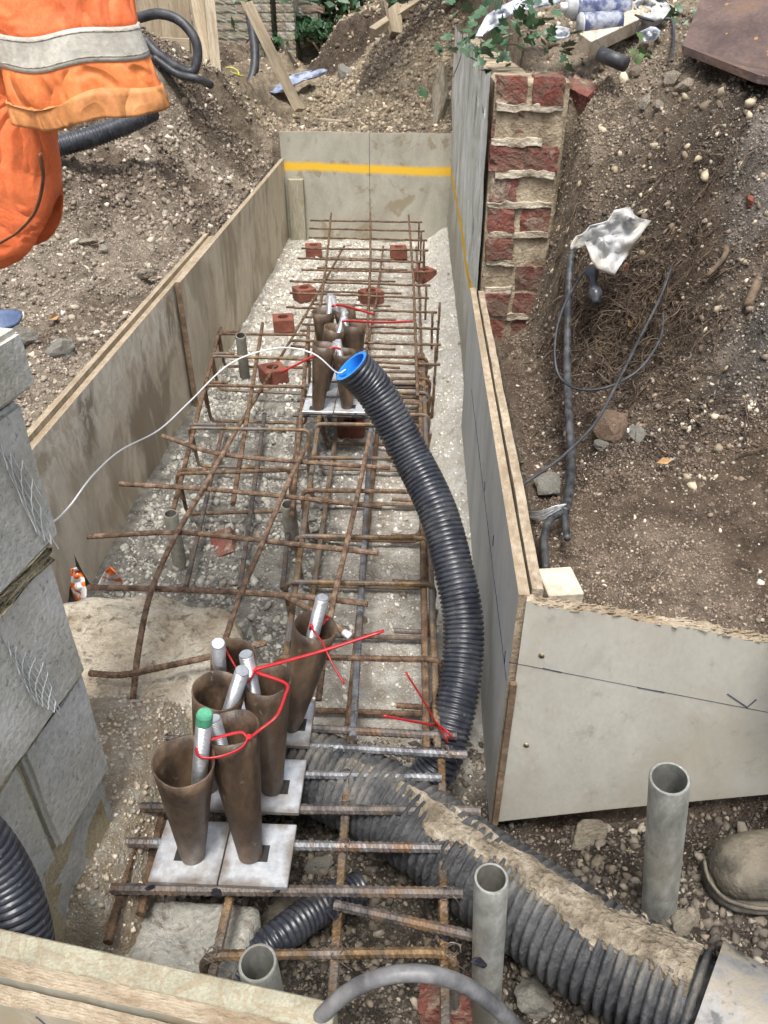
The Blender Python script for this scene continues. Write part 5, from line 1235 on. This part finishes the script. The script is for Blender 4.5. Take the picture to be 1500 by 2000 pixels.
# rusted steel sheet top right
p0 = Yp(1332, 88, 2.0)
rs = thing('steel_sheet', 'rust brown steel sheet lying tilted on top of the right bank', 'steel sheet', (0, 0, 0))
g1 = G(1332, 94, .07); g2 = G(1480, 154, .07)
co = [Yp(1385, -40, g1.y + .22), Yp(1332, 92, g1.y), Yp(1480, 150, g2.y), Yp(1640, 175, g2.y), Yp(1680, -40, g2.y + .25)]
V = [c + Vector((0, 0, .004)) for c in co] + [c - Vector((0, 0, .014)) for c in co]; n = len(co)
mesh_obj('sheet', V, [tuple(range(n)), tuple(range(2 * n - 1, n - 1, -1))] + [((i + 1) % n, i, i + n, (i + 1) % n + n) for i in range(n)], m_rustplate, rs)
# litter on the bank top
def canister(name, label, p, d, r, L, parts):
    t = thing(name, label, 'can', p); d = Vector(d).normalized(); prof = parts
    for nm, a, b, ra, rb, mt in prof:
        V, F = sweep([d * (a * L), d * ((a * .9 + b * .1) * L), d * ((a * .1 + b * .9) * L), d * (b * L)], lambda s, ra=ra, rb=rb: (ra + (rb - ra) * s) * r, 20); mesh_obj(nm, V, F, mt, t, True)
    return t
canister('spray_can', 'spray paint can lying on the bank top with white nozzle collar', Yp(1098, 14, 2.75), (.9, .25, -.03), .034, .21, [('body', .18, 1, 1, 1, m_can_blue), ('shoulder', .06, .18, .55, 1, m_white), ('nozzle', -.02, .06, .35, .35, m_whitetip)])
canister('tin_can', 'blue and white tin can lying below the spray can', Yp(1135, 48, 2.70), (.9, .2, .05), .03, .12, [('body', 0, 1, 1, 1, m_can_blue), ('lid', -.03, 0, 1.04, 1.04, m_white)])
tb = plank('timber_offcut', Yp(1140, 88, 2.66), Yp(1250, 36, 2.78), .052, .045, m_pale_wood, None, .4); tag(tb, 'pale splintered timber offcut lying across the litter on the bank', 'offcut')
tag(tube('pipe_offcut', [Yp(1172, 105, 2.62), Yp(1222, 126, 2.56)], .02, m_black_dull, None, 16), 'short black plastic pipe offcut on the bank top', 'pipe')
rag('polythene', 'crumpled bluish polythene trailing over the top of the wall', 'plastic', [(928, 70), (950, 30), (985, 8), (1030, -10), (1090, -15), (1095, 5), (1050, 10), (1010, 22), (985, 36), (960, 50), (935, 78)], lambda x, y: 2.95 - (y) * .002, m_sheet_blue, .002, .12, 8)
rag('polythene', 'scrap of white polythene under the spray can', 'plastic', [(1068, 62), (1090, 50), (1112, 55), (1115, 72), (1090, 78)], lambda x, y: 2.68, m_sheet_blue, .002, .05, 3)
rag('polythene', 'torn white plastic scraps heaped right of the cans', 'plastic', [(1235, 5), (1262, -10), (1300, -5), (1310, 20), (1290, 45), (1265, 60), (1240, 66), (1250, 40)], lambda x, y: 2.75, m_sheet, .002, .14, 4)
rag('polythene', 'grey plastic wrapper caught between the cans and the timber offcut', 'plastic', [(1185, 20), (1215, 8), (1240, 20), (1228, 40), (1200, 44)], lambda x, y: 2.8, m_sheet, .002, .10, 21)
rag('polythene', 'pale blue plastic scrap beside the end of the timber offcut', 'plastic', [(1250, 62), (1275, 50), (1292, 62), (1280, 80), (1256, 82)], lambda x, y: 2.68, m_sheet_blue, .002, .08, 22)
tag(plank('broken_board', Yp(1188, -6, 2.95), Yp(1262, 30, 2.75), .035, .018, m_timber, None, .5), 'thin splintered board lying behind the spray can', 'board')
tag(plank('broken_board', Yp(1215, -20, 3.0), Yp(1300, 12, 2.85), .03, .02, m_timber_grey, None, .2), 'grey broken slat at the top edge above the litter', 'board')
tag(tube('thin_cable', catmull([Yp(1240, 30, 2.75), Yp(1275, 40, 2.7), Yp(1310, 38, 2.7), Yp(1316, 70, 2.62), Yp(1312, 120, 2.5)], 8), .004, m_black_dull), 'black wire trailing down from the litter heap', 'cable')
rock_thing('rubble_lump', G(1215, 74, 0) + Vector((0, 0, .02)), .05, (1, .8, .8), 'yellowish rubble lump below the litter with a flat face', 'rubble', m_mortar, (.2, .3, 1.0), 41)
rock_thing('rubble_lump', G(1190, 92, 0) + Vector((0, 0, .01)), .035, (1.2, .8, .7), 'red brick lump under the splintered timber offcut', 'rubble', m_brick, (.2, .1, .4), 42)
rock_thing('rubble_lump', G(1265, 70, 0) + Vector((0, 0, .02)), .04, (1.6, .7, .5), 'orange tan rubble piece right of the litter', 'rubble', m_cobble, (.1, .3, .2), 43)
for j, (px, py, r) in enumerate(((1215, 72, .04), (1255, 95, .03), (1240, 150, .03), (1310, 165, .035), (1330, 180, .03), (1260, 210, .035), (1290, 215, .028), (1110, 95, .03), (1190, 95, .03))):
    p = G(px, py, 0); put_stone(p + Vector((0, 0, r * .3)), r, ground, j)
# ivy
def leaf_mesh(mat):
    a = [(0, 0), (.34, -.10), (.55, .12), (.30, .32), (.36, .62), (.10, .58), (0, 1.0), (-.10, .58), (-.36, .62), (-.30, .32), (-.55, .12), (-.34, -.10)]
    V = [(x, y, .10 * abs(x) - .18 * y * y) for x, y in a] + [(0, .35, -.03)]
    me = bpy.data.meshes.new('leaf'); me.from_pydata(V, [], [(i, (i + 1) % 12, 12) for i in range(12)]); me.materials.append(mat); me.update(); return me
LM = leaf_mesh(m_leaf); LM2 = leaf_mesh(m_leaf_light)
def ivy(label, pts, spread, n, s, me=LM, name='ivy', on=None):
    t = thing(name, label, 'ivy', pts[0]); off = Vector(pts[0]); q = catmull(pts, 6)
    tube('stem', [p - off for p in q], .003, m_timber_grey, t, 5)
    for k in range(n):
        p = q[random.randrange(len(q))] + Vector([random.gauss(0, spread) for _ in range(3)])
        if on: p.z = max(p.z, gh(p.x, p.y) + .01)
        o = bpy.data.objects.new('leaf', me); link(o, t); o.location = p - off; f = s * random.uniform(.6, 1.25); o.scale = (f, f, f)
        o.rotation_euler = (random.uniform(.2, 1.5), random.uniform(-.5, .5), random.uniform(-1.2, 1.2) + math.pi * random.choice((0, 1, .5)))
    return t
ivy('ivy trailing over the head of the mossy wall, dark green leaves', [Yp(885, 150, 4.0), Yp(900, 110, 3.9), Yp(905, 60, 3.8), Yp(920, 70, 3.4)], .06, 34, .05)
ivy('ivy creeping on the bank top beside the brick wall end', [Yp(935, 95, 2.9), Yp(990, 70, 2.85), Yp(1040, 60, 2.8), Yp(1070, 85, 2.75)], .05, 80, .040, on=True)
ivy('ivy sprig behind the timber scraps on the right bank', [Yp(1300, 50, 2.8), Yp(1320, 20, 2.85), Yp(1290, 0, 2.9)], .05, 30, .035)
ivy('small green weed growing below the rusted sheet', [Yp(1262, 120, 2.45), Yp(1258, 105, 2.47)], .02, 14, .022, LM2, 'weed')

# ------------------------------------------------------------------ LEFT EDGE THINGS
tr = G(20, 668, .02); tray = thing('plastic_tray', 'dark blue curved plastic tray on the left bank, cut by the frame', 'tray', tr + Vector((-.16, .02, .0)), .25)
bm = bmesh.new(); rings = []
for (rx, ry, z) in ((.15, .075, .0), (.175, .09, .055), (.188, .10, .058), (.186, .098, .048), (.168, .084, .05), (.145, .07, .008)):
    rings.append([bm.verts.new(((rx) * (abs(math.cos(a)) ** .6) * (1 if math.cos(a) > 0 else -1), ry * (abs(math.sin(a)) ** .6) * (1 if math.sin(a) > 0 else -1), z)) for a in [2 * math.pi * k / 32 for k in range(32)]])
for i in range(len(rings) - 1):
    for k in range(32): bm.faces.new((rings[i][k], rings[i][(k + 1) % 32], rings[i + 1][(k + 1) % 32], rings[i + 1][k]))
bm.faces.new(rings[0][::-1]); bm.faces.new(rings[-1]); bm_obj('tray_shell', bm, m_blue_dark, tray, True)
rag('woven_bag', 'crumpled orange and white striped bag under the broken board', 'bag', [(138, 1110), (150, 1108), (165, 1130), (172, 1160), (165, 1180), (150, 1175), (140, 1150)], lambda x, y: 1.52, m_netting, .003, .07, 31)
rag('woven_bag', 'crumpled orange bag scrap with blue print in the notch of the broken board', 'bag', [(190, 1143), (205, 1115), (215, 1105), (228, 1118), (240, 1135), (232, 1148)], lambda x, y: 1.62, m_netting, .003, .06, 37)

# ------------------------------------------------------------------ HI-VIS JACKET
jk = thing('work_jacket', 'orange hi-vis work jacket hanging at the top left with grey reflective band', 'jacket', (-.36, .9, 1.303))
def cloth_tube(name, z0, z1, cx, rx, cy, ry, mat, parent, n=44, m=22, hem=None, amp=.006, seed=0, lean=(0, 0)):
    V = []; F = []
    for j in range(m + 1):
        t = j / m
        for k in range(n):
            a = 2 * math.pi * k / n; z = z0 + (z1 - z0) * t
            x = math.cos(a); y = math.sin(a)
            if hem: z = z + hem(x, y) * (1 - t)
            w = 1 + amp / .06 * (float(fbm(math.cos(a) * 1.6 + 5, z * 14 + math.sin(a) * 1.6, seed, 4)))
            fr = rx(t) if callable(rx) else rx; fy = ry(t) if callable(ry) else ry
            V.append((cx + lean[0] * t + fr * w * x, cy + lean[1] * t + fy * w * y, z))
    for j in range(m):
        for k in range(n): F.append((j * n + k, j * n + (k + 1) % n, (j + 1) * n + (k + 1) % n, (j + 1) * n + k))
    o = mesh_obj(name, V, F, mat, parent, True); md = o.modifiers.new('t', 'SOLIDIFY'); md.thickness = .003; md.offset = -1
    return o
J = Vector(jk.location)
def sleeve_pt(a, z, push=0.0):
    t = z / .4; c, s_ = math.cos(a), math.sin(a)
    rx = .0775 - .010 * t - .002 * math.exp(-((z - .055) / .03) ** 2); ry = .043 - .006 * t
    w = .007 * float(fbm(c * 1.3 + 4, z * 16 + s_ * 1.5, 41, 3, .45)) + .005 * math.sin(z * 75 + c * 5 + 2 * s_) * min(1, max(0, (z - .065) / .06))
    w += .0035 * math.sin(c * 14 + z * 30) * math.exp(-(z / .02) ** 2)
    cx = .006 - .03 * t; cy = .06 * t
    sag = .008 * c - .006 * max(0, -s_) + .003 * math.sin(5 * c)
    return Vector((cx + (rx + w + push) * c, cy + (ry + w + push) * s_, z + sag * (1 - min(1, z / .25))))
def cloth_zone(name, z0, z1, mat, parent, push=0.0, n=72, m=16, seam=0.0):
    V = []; F = []
    for j_ in range(m + 1):
        for k_ in range(n):
            a = 2 * math.pi * k_ / n; tilt = .006 * math.cos(a)
            e = seam * math.sin(3 * math.cos(a)) if j_ == m else 0
            V.append(sleeve_pt(a, z0 + (z1 - z0) * j_ / m + e, push))
    for j_ in range(m):
        for k_ in range(n): F.append((j_ * n + k_, j_ * n + (k_ + 1) % n, (j_ + 1) * n + (k_ + 1) % n, (j_ + 1) * n + k_))
    o = mesh_obj(name, V, F, mat, parent, True); md = o.modifiers.new('t', 'SOLIDIFY'); md.thickness = .002; md.offset = -1
    return o
cloth_zone('sleeve', .066, .46, m_orange, jk, 0, 72, 48)
cloth_zone('reflective_band', .041, .070, m_band, jk, .0014, 72, 8)
cf = cloth_zone('cuff', -.006, .045, m_orange_dull, jk, .0004, 72, 16)
cloth_zone('cuff_hem', -.008, .014, m_orange_hem, cf, .0022, 72, 8, .005)
for zs_ in (.0450, .0660):
    cloth_zone('stitching', zs_, zs_ + .0007, m_stitch, jk, .0019, 72, 1)
cloth_tube('jacket_body', -.193, .55, -.248, lambda t: .215 - .04 * (1 - t) ** 3, .06, lambda t: .072, m_orange, jk, n=60, m=34, hem=lambda x, y: .10 * max(0, x) ** 4 + .01 * math.sin(5 * x), seed=11, amp=.0055)
cloth_tube('body_band', .03, .09, -.248, .219, .06, .0745, m_band, jk, n=60, m=6, seed=11, amp=.0055)
tube('stained_crease', catmull([Yp(78, 300, .845) - J, Yp(84, 350, .848) - J, Yp(70, 410, .842) - J, Yp(38, 450, .836) - J, Yp(0, 475, .832) - J], 8), .005, m_sooty, jk, 6, flat=(1, .25))
tag(plank('timber_post', (-.66, .98, .2), (-.66, .98, 2.0), .075, .075, m_timber_grey), 'timber post behind the hanging orange jacket', 'post')

# ------------------------------------------------------------------ PERSON (boot and bent leg at the right edge)
pe = thing('person', 'person at the right edge in muddy boots and dark trousers', 'person', (.67, .765, .195))
PB = Vector(pe.location); gz = .20
def loft(name, rings, mat, parent, smooth=True):
    V = []; F = []; n = len(rings[0])
    for r in rings: V += r
    for i in range(len(rings) - 1):
        for k in range(n): F.append((i * n + k, i * n + (k + 1) % n, (i + 1) * n + (k + 1) % n, (i + 1) * n + k))
    F.append(tuple(range(n - 1, -1, -1))); F.append(tuple(range((len(rings) - 1) * n, len(rings) * n)))
    return mesh_obj(name, V, F, mat, parent, smooth)
def boot_ring(x, w, zt, zb=.018, n=20, yc=0):
    out = []
    for k in range(n):
        a = 2 * math.pi * k / n; c, s = math.cos(a), math.sin(a)
        out.append(Vector((x, yc + w * (abs(c) ** .75) * (1 if c > 0 else -1), (zb + zt) / 2 + (zt - zb) / 2 * (abs(s) ** .8) * (1 if s > 0 else -1))))
    return out
bt = bpy.data.objects.new('boot', None); bt.empty_display_size = .05; link(bt, pe); bt.rotation_euler = (0, 0, math.radians(8)); bt.location = (.16, .0, .0)
# toe points along -x
rg = [boot_ring(-.335, .016, .045), boot_ring(-.331, .030, .060), boot_ring(-.318, .043, .074), boot_ring(-.295, .050, .081), boot_ring(-.265, .053, .083), boot_ring(-.235, .052, .084), boot_ring(-.21, .050, .090), boot_ring(-.185, .047, .108), boot_ring(-.16, .044, .130), boot_ring(-.13, .042, .155), boot_ring(-.09, .041, .175), boot_ring(-.03, .040, .18), boot_ring(.0, .032, .17), boot_ring(.01, .015, .14)]
for q_, ring in enumerate(rg):
    for v in ring: v.z += .003 * math.sin(v.x * 160 + v.y * 40) * (1 if v.x > -.24 else .3)
loft('upper', rg, m_boot, bt)
sr = [boot_ring(x, w, .024, -.004) for x, w in ((-.34, .02), (-.332, .036), (-.315, .049), (-.28, .058), (-.24, .060), (-.18, .054), (-.12, .047), (-.05, .045), (.0, .040), (.018, .02))]
loft('sole', sr, m_sole, bt)
tube('welt', catmull([(-.10, -.046, .028), (-.18, -.053, .027), (-.24, -.0585, .026), (-.28, -.0565, .026), (-.315, -.046, .026), (-.335, -.03, .026), (-.342, 0, .026), (-.335, .03, .026)], 5), .0035, m_boot, bt, 6)
for zz in (0, .007):
    tube('toe_seam', catmull([(-.232 + zz, -.0525, .032), (-.226 + zz, -.0500, .058), (-.222 + zz, -.036, .078), (-.220 + zz, -.015, .0885), (-.22 + zz, .0, .0895), (-.222 + zz, .03, .082)], 5), .0016, m_sole, bt, 6)
tube('toe_seam', catmull([(-.175, -.049, .032), (-.168, -.047, .06), (-.165, -.04, .09), (-.168, -.02, .116), (-.17, .0, .121), (-.168, .03, .11)], 5), .0025, m_sooty, bt, 6)
cuffc = [Vector((-.05, 0, .13)), Vector((-.055, 0, .19)), Vector((-.06, 0, .25))]
tube('boot_shaft', cuffc, lambda s: .05 + .006 * s, m_boot, bt, 18)
lg = [Vector((.105, -.008, .20)), Vector((.09, -.008, .26)), Vector((.045, -.01, .38)), Vector((-.035, -.01, .50)), Vector((-.055, -.01, .56)), Vector((0, 0, .60)), Vector((.16, .0, .66)), Vector((.34, .02, .74)), Vector((.44, .03, .86)), Vector((.48, .03, 1.02))]
tube('trouser_leg', catmull(lg, 6), lambda s: .062 + .03 * s, m_trouser, pe, 18, rfun=lambda i, s, a: 1 + .05 * math.sin(s * 60 + a * 2) * math.sin(a))

# ------------------------------------------------------------------ BACKGROUND
# close-boarded fence panels leaning at the back left
fe = thing('timber_fence', 'close boarded timber fence panel at the back left', 'fence', Yp(290, 150, 6.3))
F0 = Vector(fe.location)
for k, (px, w) in enumerate(((296, .16), (332, .15), (366, .14))):
    a = Yp(px + 5, 178, 6.3) - F0; b = Vector((a.x - .02, a.y + .05, a.z + 1.4)); plank('board', a, b, w, .022, m_timber, fe, 0)
plank('rail', Yp(300, 88, 6.22) - F0, Yp(372, 92, 6.22) - F0, .045, .10, m_timber, fe, 0)
for (p, q, w, lab, m) in (((420, 172), (375, -40), .10, 'timber board leaning against the end of the fence', m_timber), ((424, 168), (405, -40), .07, 'narrow grey timber post standing beside the fence', m_timber_grey), ((585, 216), (458, -45), .085, 'long sawn timber leaning diagonally behind the end board', m_timber)):
    y = 5.95 if p[0] > 500 else 6.05
    tag(plank('leaning_timber', Yp(*p, y), Yp(*q, y + .35), w, .04, m, None, .25), lab, 'timber')
for (p, q, w, lab) in (((775, 68), (758, -40), .10, 'short pale timber plank standing crosswise on the far spoil heap'), ((728, 62), (835, -8), .075, 'pale timber batten lying across the far spoil heap')):
    tag(plank('spoil_timber', Yp(*p, 6.7), Yp(*q, 7.0), w, .05, m_timber, None, .2), lab, 'timber')
# brick garden wall with piers
gw = thing('garden_wall', 'old stock brick boundary wall with piers in the back left', 'wall', (-2.0, 9.0, .8))
GW = Vector(gw.location); BM_ = rough_brick(.205, .10, .062, 77, m_yellowbrick); BH = rough_brick(.10, .10, .062, 78, m_yellowbrick)
wx0 = Yp(425, 100, 9.0).x; wx1 = Yp(625, 100, 9.0).x
box('wall_core', Vector((wx0 - 1.5, 8.943, .3)) - GW, Vector((wx1, 9.2, 2.0)) - GW, m_greyconc, gw, .003)
for c in range(12):
    z = .83 + c * .074; x = wx0 - .3 + (.11 if c % 2 else 0)
    while x < wx1:
        o = bpy.data.objects.new('brick', BM_); link(o, gw); o.location = Vector((x, 8.985, z)) - GW; x += .217
for (pa, pb, lab) in ((500, 536, ''), (545, 580, '')):
    xa = Yp(pa, 100, 8.6).x; xb = Yp(pb, 100, 8.6).x
    box('pier_core', Vector((xa + .008, 8.558, .3)) - GW, Vector((xb - .008, 9.0, 2.0)) - GW, m_greyconc, gw, .003)
    for c in range(14):
        z = .70 + c * .074; n = 2; w = (xb - xa) / n
        for k in range(n):
            o = bpy.data.objects.new('brick', BH); link(o, gw); o.location = Vector((xa + w * (k + .5), 8.60, z)) - GW; o.scale = (w / .108, 1, 1)
# black ducts looping by the fence
lp = thing('black_hose', 'black plastic pipe looping over the fence foot at the back left', 'pipe')
tube('pipe_wall', catmull([Yp(270, 35, 5.0), Yp(310, 27, 4.98), Yp(350, 40, 4.95), Yp(380, 75, 4.92), Yp(386, 112, 4.9), Yp(374, 140, 4.88), Yp(340, 128, 4.86), Yp(305, 102, 4.86), Yp(285, 80, 4.9)], 10), .026, m_black_dull, lp, 14)
lp2 = thing('black_hose', 'black plastic pipe lying along the heap crest below the fence', 'pipe')
tube('pipe_wall', catmull([Yp(300, 112, 4.84), Yp(345, 144, 4.82), Yp(385, 154, 4.8), Yp(412, 166, 4.9)], 10), .021, m_black_dull, lp2, 12)
lp3 = thing('black_hose', 'black plastic pipe standing up behind the leaning timber', 'pipe')
tube('pipe_wall', catmull([Yp(488, 30, 7.2), Yp(497, 90, 7.1), Yp(496, 140, 7.0), Yp(480, 180, 6.9), Yp(470, 190, 6.9)], 10), .036, m_black_dull, lp3, 14)
tag(tube('earth_wire', catmull([Yp(428, 145, 6.3), Yp(445, 132, 6.3), Yp(465, 140, 6.3), Yp(462, 160, 6.25), Yp(440, 168, 6.2), Yp(425, 160, 6.2), Yp(440, 140, 6.2), Yp(475, 150, 6.3)], 8), .006, m_yg), 'coil of green and yellow wire at the heap foot', 'wire')
rag('tarpaulin', 'rolled dusty blue tarpaulin on the far spoil', 'tarpaulin', [(525, 180), (545, 165), (575, 145), (600, 138), (640, 136), (640, 145), (605, 152), (580, 165), (560, 178), (535, 184)], lambda x, y: 6.9 - (y - 160) * .01, m_tarp, .01, .25, 14)
rag('polythene', 'scrap of pale polythene flattened on the soil behind the end board', 'plastic', [(690, 218), (715, 210), (740, 215), (722, 224), (700, 224)], lambda x, y: 6.0, m_sheet_blue, .004, .1, 15)
bcl = thing('cable_bundle', 'bundle of grey cables running down the far spoil heap', 'cable')
for k in range(4):
    d = k * 3.2
    tube('cable', catmull([Yp(852 + d, 72, 6.6), Yp(810 + d, 95, 6.5), Yp(782 + d, 130, 6.35), Yp(762 + d * .8, 165, 6.2), Yp(752 + d, 185, 6.1)], 8), .008, m_cable, bcl, 8)
tag(plank('broken_lath', Yp(625, 233, 5.75), Yp(725, 243, 5.7), .03, .015, m_timber_grey), 'pale broken lath lying just behind the end board', 'lath')
tag(plank('broken_lath', Yp(815, 258, 5.55), Yp(846, 215, 5.7), .02, .012, m_timber_grey), 'thin grey lath leaning by the masonry lump', 'lath')
# shrubs and ivy at the back
def shrub(label, base, w, d, h, n, s, mat, seed):
    t = thing('shrub', label, 'shrub', base); r = np.random.default_rng(seed)
    cl = r.normal(size=(18, 3)) * np.array([w * .5, d * .5, h * .28]) + np.array([0, 0, h * .5])
    V = []; F = []
    for k in range(n):
        c = cl[r.integers(18)] + r.normal(size=3) * np.array([w * .16, d * .16, h * .12]); c[2] = max(c[2], .03)
        u = r.normal(size=3); u /= np.linalg.norm(u); v = np.cross(u, r.normal(size=3)); v /= np.linalg.norm(v); f = s * r.uniform(.6, 1.3); i = len(V)
        V += [tuple(c - u * f), tuple(c + v * f * .5), tuple(c + u * f), tuple(c - v * f * .5)]; F.append((i, i + 1, i + 2)); F.append((i, i + 2, i + 3))
    fo = mesh_obj('foliage', V, F, mat, t); fo['kind'] = 'stuff'
    for k in range(5): tube('stem', catmull([(r.normal() * .05, r.normal() * .05, -.1), tuple(cl[k] * .5), tuple(cl[k])], 5), .012, m_timber_grey, t, 6)
    return t
shrub('dark ivy clad shrub at the back behind the spoil heap', Yp(655, 60, 9.5) + Vector((0, .2, -.15)), 1.0, .7, 1.4, 4200, .06, m_leaf, 5)
shrub('lighter green shrub to the left of the ivy at the back', Yp(595, 55, 9.8) + Vector((0, .4, -.1)), .5, .6, 1.2, 1800, .05, m_leaf_light, 6)
shrub('low ivy at the foot of the boundary wall in the back', Yp(630, 62, 8.7) + Vector((0, .0, -.1)), .5, .25, .22, 900, .045, m_leaf, 7)
shrub('overgrown bushes beyond the right bank', Vector((1.2, 6.5, 1.35)), 2.0, 1.0, 1.5, 3500, .06, m_leaf, 8)
